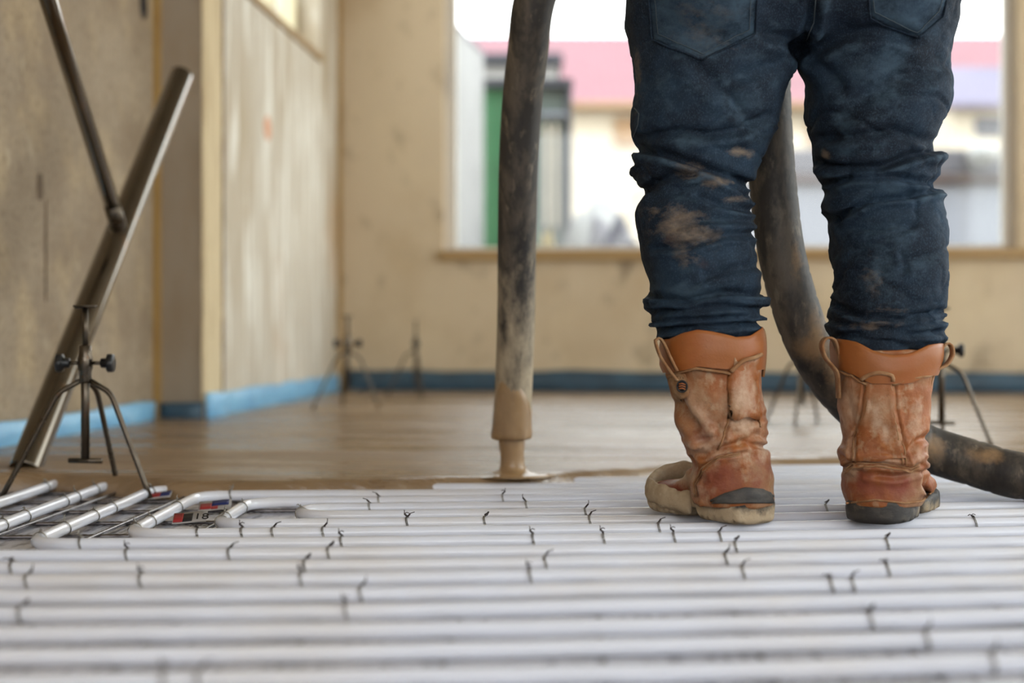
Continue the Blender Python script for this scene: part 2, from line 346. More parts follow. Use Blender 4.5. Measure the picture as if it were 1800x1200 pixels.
edge = [(-700, 838), (-200, 840), (0, 842), (100, 840), (190, 846), (300, 853), (500, 853), (700, 850), (900, 846), (1000, 838), (1130, 830), (1350, 813), (1600, 808), (1800, 806), (2600, 800), (4600, 790)]
ev = []
for px, py in edge:
    D = (CH-.03)*F/(py-585); ev.append(((RZ @ Vector((X(px, D), D, 0)))))
ex = [v.x for v in ev]; ey = [v.y for v in ev]
bm = bmesh.new(); nx, ny = 220, 130; rows = []
for j in range(ny+1):
    row = []
    for i in range(nx+1):
        x = WL1+.005+(RW-WL1-.01)*i/nx
        yb = np.interp(x, ex, ey)+.02*noise.noise(Vector((x*5, 0, 2)))+.008*noise.noise(Vector((x*22, 0, 5)))
        v = (j/ny)**1.8; y = yb+(BW-.01-yb)*v
        d = y-yb; z = .006+(SC-.006)*(1-math.exp(-d/.009))
        z += min(1, d*8)*(.0012*noise.noise(Vector((x*1.2, y*5, 0)))+.0004*noise.noise(Vector((x*5, y*18, 3))))
        if y > JY: x = max(x, WL3+.005)
        row.append(bm.verts.new((x, y, z)))
    rows.append(row)
for a, b in zip(rows, rows[1:]):
    for i in range(nx): bm.faces.new((a[i], a[i+1], b[i+1], b[i]))
bot = [[bm.verts.new((v.co.x, v.co.y, .001)) for v in r] for r in (rows[0], rows[-1])]
for i in range(nx): bm.faces.new((bot[0][i], bot[0][i+1], rows[0][i+1], rows[0][i])); bm.faces.new((bot[1][i+1], bot[1][i], rows[-1][i], rows[-1][i+1]))
tag(finish('wet_screed', bm, M['screed'], room=True), 'wet brown liquid screed spreading across the floor to the back wall', 'screed', kind='stuff')

# ---------------------------------------------------------------- heating pipes in nested loops
PR, PZ = .0095, .0178
def tiltf(x): u = x+.7; return .03*u+.042*u*max(u, 0)
pipes = []
def pipe_path(pts, seed):
    out = spline(pts, .03)
    r = []
    for p in out:
        x, y = p[0], p[1]; y += tiltf(x)
        y += .0035*noise.noise(Vector((x*2.2, seed*7.3, 0))); z = PZ+.0012*noise.noise(Vector((x*3, y*3, seed)))
        r.append(Vector((x, y, z)))
    return r
def make_pipe(pts, label, group, seed):
    path = pipe_path(pts, seed); bm = bmesh.new(); tube(bm, path, PR, 14)
    o = finish('heating_pipe', bm, M['pipe']); tag(o, label, 'pipe', group); pipes.append(path)
XR = 2.1
def cloop(k):
    zb, zt, x = 1.99-.1*k, 2.69+.1*k, -.68-.11*k
    r = .055
    arc = lambda cx, cy, a0, a1: [(cx+r*math.cos(a0+(a1-a0)*i/4), cy+r*math.sin(a0+(a1-a0)*i/4), 0) for i in range(5)]
    p = [(XR, zb, 0), (1.2, zb, 0), (.4, zb, 0), (x+.35, zb, 0), (x+.15, zb, 0)]+arc(x+r, zb+r, -math.pi/2, -math.pi)
    if k >= -2: p += [(x, (zb+zt)/2, 0)]
    p += arc(x+r, zt-r, math.pi, math.pi/2)+[(x+.15, zt, 0), (x+.35, zt, 0), (.4, zt, 0), (1.2, zt, 0), (XR, zt, 0)]
    return p
lab = {-3: 'innermost white heating pipe loop, its tight bend farthest right on the foil',
       -2: 'white heating pipe loop second from the innermost, bending beside the red and blue foil print',
       -1: 'white heating pipe loop with its bend just behind the small printed 18 label',
       0: 'white heating pipe loop whose near bend shows at the left, closest of the visible bends',
       1: 'glossy heating pipe leaving the left edge and bending right beside the tripod right foot',
       2: 'glossy white heating pipe running past the middle foot of the tripod at the left',
       3: 'glossy white heating pipe at far left passing the outer foot of the tripod'}
for k in range(-3, 5):
    make_pipe(cloop(k), lab.get(k, 'outermost white heating pipe loop along the left wall, mostly under the wet screed'), None, k)
for i in range(8):
    z = 1.49-.1*i
    make_pipe([(XR, z, 0), (1.2, z, 0), (.4, z, 0), (-.4, z, 0), (-.9, z, 0), (-1.2, z, 0)], 'straight white heating pipe across the blurred foreground, '+['farthest back of them', 'second farthest back', 'third farthest back', 'fourth farthest back', 'fourth nearest the camera', 'third nearest the camera', 'second nearest the camera', 'nearest the camera'][i], 'straight heating pipes across the foreground', 20+i)

# ---------------------------------------------------------------- reinforcing mesh under the pipes
rm = empty('reinforcing_mesh', (0.2, 2.0, 0)); tag(rm, 'ribbed steel reinforcing mesh lying on the foil under the pipes', 'steel mesh')
def bar(a, b):
    bm = bmesh.new(); a, b = Vector(a), Vector(b); n = int((b-a).length/.006)
    tube(bm, [a.lerp(b, i/n) for i in range(n+1)], [.0030+(.0006 if i % 2 else 0) for i in range(n+1)], 7); finish('bar', bm, M['rebar'], rm)
for i in range(14):
    y = .95+i*.15; bar((-1.2, y+tiltf(-1.2)*.5, .0035), (2.0, y+.2, .0035))
for i in range(16):
    x = -1.1+i*.15; 
    bar((x-.03, .9, .0068), (x+.05, 3.05, .0068))

# ---------------------------------------------------------------- wire ties
def make_tie(seed, m):
    rnd = random.Random(seed)
    t = bpy.data.objects.new('wire_tie', None); COL.objects.link(t); t.empty_display_size = .01
    bm = bmesh.new(); rr = PR+.0012
    tube(bm, [Vector((0.0015*math.sin(a*2), math.cos(a)*rr, math.sin(a)*rr)) for a in [2*math.pi*i/20 for i in range(21)]], .0007, 5)
    tube(bm, [Vector((.002+0.0015*math.sin(a*2), math.cos(a)*rr, math.sin(a)*rr)) for a in [2*math.pi*i/20 for i in range(21)]], .0007, 5)
    finish('loop', bm, M['wire_bright'], t, local=True)
    bm = bmesh.new(); d = Vector((rnd.uniform(-1, 1), rnd.uniform(-.6, .3), rnd.uniform(.3, 1))).normalized(); L = rnd.uniform(.006, .011)
    s = d.cross(Vector((0, 1, .3))).normalized(); u = d.cross(s)
    for ph in (0, math.pi):
        pts = [Vector((0, 0, rr))+d*L*i/12+(s*math.cos(i*.9+ph)+u*math.sin(i*.9+ph))*.0010 for i in range(13)]
        e = pts[-1]; k = Vector((rnd.uniform(-1, 1), rnd.uniform(-.5, .5), rnd.uniform(-.5, .6))).normalized()
        pts += [e+k*.004+s*.001, e+k*.008+Vector((0, 0, -.002))]
        tube(bm, pts, .0007, 5)
    finish('twisted_tail', bm, m, t, local=True)
    return t
protos = {}
def tie(px, py, label, group, m='wire'):
    D0 = (CH-.024)*F/(py+6-585); q = Vector((X(px, D0), D0, 0)); best = None
    for path in pipes:
        for i in range(1, len(path)-1):
            d = (Vector(path[i].xy)-Vector(q.xy)).length
            if best is None or d < best[0]: best = (d, path[i], path[i+1]-path[i-1])
    key = (random.randrange(5), m)
    if key not in protos: r = protos[key] = make_tie(key[0], M[m])
    else:
        src = protos[key]; r = src.copy(); COL.objects.link(r)
        for c in src.children:
            if c.parent is src:
                d = c.copy(); COL.objects.link(d); d.parent = r
    r.location = RZ @ best[1]; r.rotation_euler = (0, 0, math.atan2(best[2].y, best[2].x)+TH)
    tag(r, label, 'wire tie', group)
T = [([(15, 990), (57, 1055), (40, 1010)], 'dark blurred wire tie at the left edge', 'wire'),
     ([(225, 962), (229, 1010)], 'dark wire tie in front of the nearest pipe bend at left', 'wire'),
     ([(133, 945), (38, 935)], 'bright wire tie wrapped round the nearest visible pipe bend', 'wire_bright'),
     ([(400, 952), (335, 928), (428, 928)], 'dark wire tie between the nearest bend and the small 18 label', 'wire'),
     ([(575, 930), (595, 945), (500, 920)], 'dark wire tie on the pipes right of the small 18 label', 'wire'),
     ([(548, 975), (530, 995), (560, 965)], 'dark wire tie of the row slanting at centre left', 'wire'),
     ([(600, 1060), (630, 1040)], 'large blurred wire tie below the slanting row at centre left', 'wire'),
     ([(730, 912), (745, 902), (855, 905)], 'dark wire tie on the pipes below the hose mouth', 'wire'),
     ([(970, 966), (935, 1003)], 'faint wire tie midway between hose mouth and bottom edge', 'wire'),
     ([(1010, 885), (1015, 897), (950, 930), (1065, 935)], 'small wire tie left of the muddy boot', 'wire'),
     ([(915, 873), (880, 862), (678, 865), (640, 880), (700, 850)], 'small wire tie near the screed edge at centre', 'wire'),
     ([(515, 852), (420, 855), (540, 890), (465, 882)], 'small wire tie on the far pipes above the rebar opening', 'wire_bright'),
     ([(300, 850), (242, 852), (157, 850), (80, 845)], 'bright wire tie at bends around the tripod feet', 'wire_bright'),
     ([(84, 868), (78, 893), (0, 912), (168, 862)], 'bright wire tie on the two leftmost glossy pipe runs', 'wire_bright'),
     ([(120, 918), (231, 880), (205, 895)], 'bright wire tie on the run ending at the nearest bend', 'wire_bright'),
     ([(328, 880), (282, 905), (235, 918)], 'bright wire tie on the glossy pipe run behind the 18 label', 'wire_bright'),
     ([(408, 897), (390, 905)], 'bright wire tie on the run beside the red and blue print', 'wire_bright'),
     ([(1147, 920), (1192, 932)], 'small dark wire tie under the left boot sole', 'wire'),
     ([(1268, 935), (1292, 952), (1303, 990), (1275, 978)], 'dark wire tie in front of the left boot heel', 'wire'),
     ([(1450, 882)], 'dark bent wire tie on the pipes between the two boots', 'wire'),
     ([(1440, 1012), (1505, 1005), (1500, 1065)], 'dark blurred wire tie below and between the two boots', 'wire'),
     ([(1575, 950), (1590, 993)], 'dark wire tie on the pipes in front of the right boot', 'wire'),
     ([(1790, 900), (1700, 905)], 'small dark wire tie right of the right boot under the hose', 'wire'),
     ([(1620, 1110), (1750, 1140)], 'large blurred wire tie in the right foreground', 'wire'),
     ([(385, 1168), (270, 1180)], 'large blurred wire tie on the nearest pipes at bottom left', 'wire')]
for pl, lb, m in T:
    ql = {1: [''], 2: [', left one', ', right one'], 3: [', leftmost', ', middle one', ', rightmost'], 4: [', leftmost', ', second from left', ', third from left', ', rightmost'], 5: [', leftmost', ', second from left', ', middle one', ', fourth from left', ', rightmost']}[len(pl)]
    for (px, py), q_ in zip(sorted(pl), ql): tie(px, py, lb+q_, lb.replace('wire tie', 'wire ties', 1) if len(pl) > 1 else None, m)

# printed foil labels
def flat_label(px, py, w, d, rot, parts, name, label, tilt=.22):
    D = (CH-.011)*F/(py-585); c = Vector((X(px, D), D, .0105)); o = empty(name, c); tag(o, label, 'label')
    Rm = Matrix.Rotation(rot, 3, 'Z')
    for nm, x0, x1, y0, y1, dz, m in parts:
        bm = bmesh.new(); n = 6
        rings = [[c+Rm @ Vector((w*(x0+(x1-x0)*i/n), d*yy, dz*1.6+zz+d*(yy+.5)*tilt+.002*math.sin(3*(x0+(x1-x0)*i/n)))) for yy, zz in ((y0, 0), (y1, 0), (y1, .0005), (y0, .0005))] for i in range(n+1)]
        loft(bm, rings); finish(nm, bm, M[m], o)
    return o, c, Rm
flat_label(378, 893, .056, .050, .15, [('backing', -.5, .5, -.5, .5, 0, 'label_white'), ('blue_print', -.1, .42, -.1, .42, .0007, 'label_blue'), ('red_print', -.45, -.1, -.35, .2, .0007, 'label_red'), ('red_print', -.1, .1, -.42, -.12, .0007, 'label_red')], 'printed_label', 'red and blue print on the foil beside the short glossy pipe run')
flat_label(282, 873, .040, .036, .1, [('backing', -.5, .5, -.5, .5, 0, 'label_white'), ('blue_print', 0, .45, -.3, .4, .0007, 'label_blue'), ('red_print', -.45, 0, -.3, .4, .0007, 'label_red')], 'printed_label', 'small red and blue print beside the tripod right foot')
lo, c, Rm = flat_label(334, 916, .054, .030, .1, [('backing', -.5, .5, -.5, .5, 0, 'label_white'), ('red_print', -.48, -.2, -.4, .4, .0007, 'label_red'), ('black_print', -.2, .08, -.4, .3, .0007, 'ink')], 'printed_label', 'small white, red and black label printed 18 on the foil', tilt=.45)
fc = bpy.data.curves.new('number', 'FONT'); fc.body = '18'; fc.size = .025; fc.extrude = .0002
fo = bpy.data.objects.new('number', fc); COL.objects.link(fo)
dg = bpy.context.evaluated_depsgraph_get(); dg.update(); tm = bpy.data.meshes.new_from_object(fo.evaluated_get(dg)); bpy.data.objects.remove(fo)
tm.transform(Matrix.Translation(c+Vector((.007, -.0095, .0055))) @ Rm.to_4x4() @ Matrix.Rotation(math.atan(.45), 4, 'X')); finish('number', tm, M['ink'], lo, smooth=False)

# ---------------------------------------------------------------- levelling tripods
def make_tripod(toph=.335, rodh=None):
    t = bpy.data.objects.new('levelling_tripod', None); COL.objects.link(t); t.empty_display_size = .05
    kz = .237
    for a, R_ in ((190, .142), (-6, .118), (80, .13)):
        a = math.radians(a); d = Vector((math.cos(a), math.sin(a), 0)); bm = bmesh.new()
        kn = d*.046+Vector((0, 0, kz-.052)); ft = d*R_+Vector((0, 0, .001)); hub = d*.007+Vector((0, 0, kz-.030)); ua = (hub-kn).normalized(); ub = (ft-kn).normalized()
        pts = [hub, hub.lerp(kn, .5)]+[kn+ua*(.014*(1-u)**2)+ub*(.014*u*u) for u in (0, .2, .4, .6, .8, 1)]+[kn.lerp(ft, q) for q in (.3, .6, .85, 1)]
        tube(bm, pts, .0048, 10); finish('leg', bm, M['steel'], t, local=True)
    bm = bmesh.new(); cyl(bm, (0, 0, .07), (0, 0, kz+.03), .0075, 16); finish('centre_tube', bm, M['steel'], t, local=True)
    bm = bmesh.new(); tube(bm, [Vector((0, 0, kz+z)) for z in (-.035, -.03, -.015, -.008, .008, .015, .03, .031)], [.009, .0105, .0105, .013, .013, .0105, .0105, .009], 18); finish('collar', bm, M['steel'], t, local=True)
    bm = bmesh.new(); cyl(bm, (-.030, .004, .066), (.030, -.004, .066), .0048, 10); finish('cross_bar', bm, M['steel'], t, local=True)
    bm = bmesh.new(); cyl(bm, (0, 0, kz+.02), (0, 0, toph), .0052, 12); finish('rod', bm, M['steel'], t, local=True)
    bm = bmesh.new(); cyl(bm, (-.018, 0, toph), (.018, 0, toph), .0028, 10); box(bm, -.018, .018, -.012, .012, toph, toph+.003); finish('top_plate', bm, M['steel'], t, local=True)
    for s in (-1, 1):
        bm = bmesh.new(); cyl(bm, (s*.01, 0, kz), (s*.030, 0, kz), .0035, 10); k = finish('screw', bm, M['steel'], t, local=True)
        bm = bmesh.new(); n = 24
        rings = []
        for xx, r_ in ((.027, .005), (.028, .0085), (.037, .009), (.039, .014), (.041, .0165), (.048, .0165), (.050, .014)):
            rings.append([Vector((s*xx, r_*(1+(.07*math.cos(6*2*math.pi*i/n) if r_ > .012 else 0))*math.cos(2*math.pi*i/n), kz+r_*(1+(.07*math.cos(6*2*math.pi*i/n) if r_ > .012 else 0))*math.sin(2*math.pi*i/n))) for i in range(n)])
        loft(bm, rings); finish('knob', bm, M['plastic_black'], k, local=True)
    return t
def copy_tree(o, parent=None):
    c = o.copy(); COL.objects.link(c)
    if parent: c.parent = parent
    for ch in [q for q in bpy.data.objects if q.parent is o]: copy_tree(ch, c)
    return c
tr = make_tripod()
spots = [(150, 2.64, 0, .008, 1.06, 'steel levelling tripod with black knobs standing at left before the leaning tube'),
         (611, 5.15, 25, SC, 1, 'blurred levelling tripod with two black knobs near the left back corner'),
         (731, 6.05, 95, SC, .97, 'dark blurred levelling tripod before the back wall left of the hanging hose'),
         (1410, 4.3, 60, SC-.002, .97, 'blurred levelling tripod seen between the two boots'),
         (1655, 3.35, -8, SC-.003, 1, 'levelling tripod half hidden behind the right boot, black knob at right')]
bpy.context.view_layer.update()
for i, (px, D, rot, z, s, lb) in enumerate(spots):
    o = tr if i == 0 else copy_tree(tr)
    o.location = RZ @ Vector((X(px, D), D, z)); o.rotation_euler = (0, 0, TH+math.radians(rot)); o.scale = (s, s, s)
    tag(o, lb, 'tripod', 'levelling tripods on the floor')

# ---------------------------------------------------------------- leaning steel prop
pr = empty('steel_prop', P(45, 838, 2.92)); tag(pr, 'leaning weathered steel tube with a thinner brace tube meeting it, at left', 'steel prop')
a = P(43, 828, 2.92); b = P(318, 133, 3.85)
bm = bmesh.new(); n = 24; ax = (b-a).normalized(); s_ = ax.cross(Vector((0, 1, 0))).normalized(); u_ = s_.cross(ax)
prof = [(0, .0265), (0, .030), (.004, .031)]; L = (b-a).length
rr = [(.03, .022), (0, .026), (0, .0325), (.005, .033), (L-.005, .0325), (L, .032), (L, .026), (L-.03, .022)]
loft(bm, [[a+ax*q+(s_*math.cos(2*math.pi*i/n)+u_*math.sin(2*math.pi*i/n))*r for i in range(n)] for q, r in rr], cap=True)
finish('tube', bm, M['prop'], pr)
j = P(208, 383, 3.30)-Vector((0, .02, 0)); top = P(66, -60, 2.75); tt = top+(top-j).normalized()*.5
bm = bmesh.new(); cyl(bm, j.lerp(tt, .0), tt, .018, 18); finish('brace', bm, M['prop'], pr)
bm = bmesh.new(); cyl(bm, j+Vector((0, .02, -.022)), j.lerp(tt, .035), .0200, 16, .0188); finish('joint_sleeve', bm, M['steel'], pr)

# ---------------------------------------------------------------- concrete hose
hp = [(1.9, 2.15, .070, .0405), (1.6, 2.22, .069, .0405), (1.35, 2.29, .069, .0405), (1.15, 2.35, .069, .0405), (1.0, 2.40, .069, .0405), (X(1800, 2.44), 2.44, .069, .0405), (X(1710, 2.48), 2.48, H(813, 2.48), .0405), (X(1626, 2.5), 2.50, H(786, 2.5), .0405),
      (X(1550, 2.47), 2.47, H(748, 2.47), .0405), (X(1492, 2.45), 2.45, H(700, 2.45), .0405), (X(1445, 2.43), 2.43, H(640, 2.43), .0405), (X(1409, 2.42), 2.42, H(570, 2.42), .0405), (X(1376, 2.42), 2.42, H(455, 2.42), .0400),
      (X(1360, 2.43), 2.43, H(340, 2.43), .0400), (X(1353, 2.44), 2.44, H(240, 2.44), .0395), (X(1350, 2.45), 2.45, H(140, 2.45), .039), (X(1352, 2.46), 2.46, H(20, 2.46), .039), (.46, 2.50, .98, .039), (.45, 2.55, 1.12, .039), (.40, 2.6, 1.22, .038), (.31, 2.62, 1.27, .038),
      (.21, 2.62, 1.22, .0378), (.13, 2.60, 1.10, .0378), (X(946, 2.58), 2.58, H(-20, 2.58), .0378), (X(927, 2.62), 2.62, H(100, 2.62), .0376), (X(916, 2.66), 2.66, H(200, 2.66), .0375), (X(911, 2.69), 2.69, H(300, 2.69), .0373),
      (X(909, 2.72), 2.72, H(400, 2.72), .0372), (X(908, 2.75), 2.75, H(500, 2.75), .0370), (X(906, 2.77), 2.77, H(600, 2.77), .0368), (X(902, 2.79), 2.79, H(700, 2.79), .0366), (X(899, 2.80), 2.80, H(768, 2.80), .0366)]
hs = spline(hp, .006)
ho = empty('concrete_hose', hp[5][:3]); ho.location.z = .03
tag(ho, 'thick dirty black rubber screed hose looping up past the worker and hanging left', 'hose')
acc = 0; rad = []
for i, p in enumerate(hs):
    if i: acc += float(np.linalg.norm((p-hs[i-1])[:3]))
    ph = (acc/.046) % 1
    rad.append(p[3]*(1-(.03 if ph < .13 and p[0] > .2 else 0)))
bm = bmesh.new()
tube(bm, hs, rad, 30, mod=lambda i, a: 1+.018*noise.noise(Vector((math.cos(a)*1.5, math.sin(a)*1.5, i*.05)))+(-.03*math.exp(-((a-1.2)/.05)**2) if hs[i][0] < .2 else 0))
me = bpy.data.meshes.new('hose'); bmesh.ops.recalc_face_normals(bm, faces=bm.faces); bm.to_mesh(me); bm.free()
va, vn = verts_of(me); pp = proj(va); left = va[:, 0] < .2
cr = np.zeros((len(va), 3))
cr[:, 0] = np.where(left, np.clip((pp[:, 1]-400)/330+.05, 0, .8), .10); cr[:, 1] = np.where(left, .0, .12)
cr[:, 1] += np.where(left, .9*np.exp(-(((pp[:, 0]-918)/10)**2+((pp[:, 1]-505)/28)**2))+.3*np.exp(-((pp[:, 0]-914)/2.2)**2), 0)
for x, y, rx, ry_ in ((1440, 580, 16, 40), (1430, 610, 30, 18), (1470, 650, 20, 30), (1400, 455, 10, 30), (1640, 790, 20, 25), (1740, 800, 40, 14)):
    cr[:, 2] += np.where(left, 0, .75*np.exp(-(((pp[:, 0]-x)/rx)**2+((pp[:, 1]-y)/ry_)**2)))
paint(me, cr); finish('hose', me, M['hose'], ho)
# slurry coating at the mouth and the pouring stream
bm = bmesh.new(); A = Vector(tuple(hs[-1][:3])); ax = (A-Vector(tuple(hs[-14][:3]))).normalized(); n = 36; rings = []
for q, r in ((-.020, .026), (.002, .0335), (.004, .0375), (.0, .0405), (-.008, .0410), (-.02, .0395), (-.045, .0388), (-.075, .0380), (-.1, .0374), (-.102, .0360)):
    ring = []
    for i in range(n):
        t = 2*math.pi*i/n; d = Vector((math.cos(t), math.sin(t), 0))
        up_ = max(0, -d.y*.9+.35) if q < -.02 else 1; 
        k = q*(.55+.6*max(0, -math.sin(t+.35))) if q < -.021 else q
        ring.append(A+ax*(k+(.004*noise.noise(Vector((d.x*2, d.y*2, 1))) if q > -.02 else 0))+d*(r+.001*noise.noise(Vector((d.x*3, d.y*3, q*40)))))
    rings.append(ring)
loft(bm, rings); finish('slurry_crust', bm, M['slurry'], ho)
bm = bmesh.new(); B = Vector((A.x+.003, A.y, SC-.004)); hh = A.z-B.z; rings = []
for i, (q, r) in enumerate(((-.1, .026), (0.05, .0265), (.3, .0245), (.55, .0235), (.75, .024), (.86, .0265), (.93, .034), (.975, .052), (1.0, .085))):
    rings.append([Vector((A.x+.003*q+r*math.cos(t)*(1+.05*noise.noise(Vector((math.cos(t)*2, math.sin(t)*2, q*3)))), A.y+r*math.sin(t), A.z-hh*q)) for t in [2*math.pi*k/28 for k in range(28)]])
loft(bm, rings)
tag(finish('slurry_stream', bm, M['slurry']), 'stream of brown screed pouring from the hose mouth into the wet screed', 'screed stream')

# ---------------------------------------------------------------- the worker
wk = empty('person', (X(1420, 2.2), 2.2, .027)); tag(wk, 'person seen from behind in dirty dark jeans and tan work boots, standing on pipes', 'person')
LO = [(-190, 1128), (-120, 1112), (-40, 1101), (0, 1100), (45, 1098), (60, 1105), (100, 1111), (150, 1114), (200, 1109), (215, 1107), (240, 1110), (262, 1123), (280, 1114), (300, 1107), (320, 1117), (342, 1132), (355, 1120), (375, 1114), (400, 1119), (430, 1126), (470, 1135), (500, 1141), (515, 1139), (524, 1133), (545, 1136), (555, 1146), (568, 1139), (580, 1149), (596, 1160), (606, 1175)]
LI = [(-190, 1430), (0, 1425), (60, 1410), (93, 1402), (100, 1396), (125, 1390), (150, 1381), (165, 1376), (200, 1370), (225, 1365), (250, 1353), (270, 1345), (290, 1335), (300, 1328), (322, 1325), (332, 1311), (345, 1315), (355, 1324), (370, 1321), (385, 1324), (400, 1327), (410, 1326), (420, 1321), (450, 1328), (480, 1334), (510, 1338), (519, 1349), (540, 1351), (548, 1341), (560, 1344), (572, 1337), (585, 1336), (596, 1328), (606, 1310)]
RI = [(-190, 1380), (0, 1385), (60, 1396), (95, 1402), (115, 1404), (140, 1415), (160, 1419), (200, 1416), (230, 1422), (250, 1429), (280, 1430), (300, 1432), (320, 1446), (345, 1450), (360, 1443), (375, 1444), (384, 1463), (400, 1461), (440, 1465), (500, 1465), (540, 1469), (555, 1458), (575, 1454), (590, 1457), (605, 1463), (622, 1480)]
RO = [(-190, 1655), (-120, 1675), (0, 1685), (40, 1677), (75, 1670), (100, 1665), (150, 1663), (175, 1666), (200, 1660), (240, 1641), (257, 1637), (270, 1650), (288, 1651), (300, 1645), (315, 1649), (328, 1639), (335, 1653), (345, 1647), (375, 1656), (410, 1661), (460, 1661), (500, 1661), (540, 1658), (546, 1649), (552, 1659), (562, 1650), (575, 1659), (592, 1657), (606, 1655), (622, 1640)]
bprof = [(-190, .125), (-60, .135), (40, .125), (100, .118), (200, .108), (260, .098), (340, .092), (420, .097), (480, .092), (540, .087), (596, .076), (622, .066)]
dprof = [(-190, 2.27), (-40, 2.24), (100, 2.25), (250, 2.25), (340, 2.245), (450, 2.225), (622, 2.205)]
def itp(tb, y): return float(np.interp(y, [t[0] for t in tb], [t[1] for t in tb]))
def legrings(o, i_, y0, y1, step=4):
    R = []; y = y0
    while y >= y1:
        D = itp(dprof, y); a, b = itp(o, y), itp(i_, y)
        R.append(ring_se(X((a+b)/2, D), D, H(y, D), abs(b-a)/2/F*D, itp(bprof, y), 48, 2.35)); y -= step
    return R
bm = bmesh.new()
loft(bm, legrings(LO, LI, 604, -40)); loft(bm, legrings(RI, RO, 620, -40))
R = []
for y in range(84, -200, -8):
    D = itp(dprof, y); g = min(1, (100-y)/60)
    a, b = itp(LO, y), itp(RO, y); c = (a+b)/2; hw = (b-a)/2*(.55+.45*g**.5)
    R.append(ring_se(X(c, D), D, H(y, D), hw/F*D*.985, itp(bprof, y)*(.7+.3*g), 64, 2.8))
loft(bm, R)
for px in (1265, 1545):      # seat of the trousers
    bmesh.ops.create_uvsphere(bm, u_segments=24, v_segments=16, radius=1, matrix=Matrix.Translation((X(px, 2.2), 2.195, H(-30, 2.2))) @ Matrix.Diagonal((.122, .11, .12, 1)))
me = remesh(bm, .0042, 5, .5)
va, vn = verts_of(me); pp = proj(va)
# cloth folds: creases laid on the back of each leg, with a looser set on the front
cre = [([(1122, 262), (1165, 268), (1200, 280), (1250, 298), (1290, 310), (1322, 328)], 7, .0125), ([(1120, 246), (1175, 231), (1250, 236), (1310, 226), (1350, 205)], 9, .0065), ([(1225, 118), (1275, 160), (1330, 222)], 14, .004),
       ([(1128, 342), (1145, 322), (1180, 308), (1220, 306)], 6, .008), ([(1270, 318), (1305, 336), (1326, 350)], 5, .007), ([(1230, 343), (1275, 360), (1325, 370)], 6, .0055), ([(1150, 436), (1215, 430), (1275, 412), (1328, 410)], 6, .006),
       ([(1190, 395), (1250, 384), (1326, 388)], 7, .0035), ([(1240, 482), (1330, 468)], 8, .004), ([(1136, 516), (1200, 528), (1275, 513), (1345, 515)], 6, .009), ([(1140, 550), (1215, 545), (1275, 538), (1350, 545)], 5, .0085), ([(1142, 562), (1230, 560), (1345, 553)], 4.5, .007), ([(1150, 582), (1240, 573), (1340, 568)], 5, .009),
       ([(1140, 533), (1220, 536), (1300, 526), (1348, 530)], 4, .004),
       ([(1425, 93), (1480, 62), (1550, 52), (1600, 66)], 12, .007), ([(1460, 228), (1530, 165), (1650, 110)], 18, .005), ([(1432, 245), (1500, 240), (1570, 228), (1640, 250)], 8, .006), ([(1430, 285), (1480, 296), (1550, 293), (1600, 274), (1648, 262)], 7, .0115),
       ([(1440, 322), (1500, 312), (1570, 310), (1645, 322)], 6, .008), ([(1445, 378), (1470, 387), (1520, 352), (1600, 343), (1650, 332)], 6, .009), ([(1462, 396), (1510, 400), (1600, 393)], 8, .003), ([(1466, 536), (1520, 556), (1590, 563), (1656, 548)], 6, .008),
       ([(1456, 563), (1520, 574), (1590, 578), (1657, 563)], 4.5, .006), ([(1458, 592), (1520, 584), (1600, 588), (1656, 584)], 5, .006), ([(1585, 445), (1592, 465), (1590, 478)], 5, .003), ([(1500, 440), (1530, 450), (1560, 448)], 9, .002),
       ([(1430, -60), (1431, 0), (1428, 45), (1404, 92)], 8, .013), ([(1350, 60), (1385, 70), (1402, 90)], 10, .006), ([(1290, 140), (1340, 120), (1385, 105)], 12, .004), ([(1475, 150), (1440, 110), (1415, 95)], 12, .004)]
back = np.clip((-vn[:, 1]+.25)*2.2, 0, 1)
disp = np.zeros(len(va))
for poly, wd, am in cre:
    am *= 1.7
    d, s = seg_dist(pp, poly)
    disp += (-am*np.exp(-(d/wd)**2)+am*.5*np.exp(-((s-wd*1.9)/(wd*1.2))**2)*(d < wd*6)*np.exp(-np.maximum(d-np.abs(s), 0)/wd))*back
fr_ = 1-back; h_ = va[:, 2]
disp += fr_*(.004*nz(va, (6, 6, 30), 3)+.003*np.sin(h_*90+nz(va, (5, 5, 5), 9)*4)*np.clip((.62-h_)*4, 0, 1))
disp += .0028*nz(va, (13, 13, 26), 1)+.0012*nz(va, (40, 40, 60), 5)
low = np.clip((pp[:, 1]-500)/50, 0, 1); disp += low*(.0032*nz(va, (9, 9, 80), 8))
def ridge(sc, seed, wd): return np.clip(1-np.abs(nz(va, sc, seed))/wd, 0, 1)
knee = np.clip(1-np.abs(pp[:, 1]-315)/90, 0, 1); allr = np.clip((pp[:, 1]-60)/120, .25, 1)
disp -= .0075*knee*ridge((5, 5, 17), 31, .10)+.0045*allr*ridge((7, 7, 13), 37, .07)+.006*low*ridge((4, 4, 30), 41, .12)+.0016*ridge((20, 20, 34), 43, .12)
disp = np.clip(disp, -.017, .0085)
va = va+vn*disp[:, None]; set_verts(me, va)
def blobs(lst):
    s = np.zeros(len(pp))
    for x, y, rx, ry_, k in lst: s = np.maximum(s, k*np.exp(-(((pp[:, 0]-x)/rx)**2+((pp[:, 1]-y)/ry_)**2)))
    return s
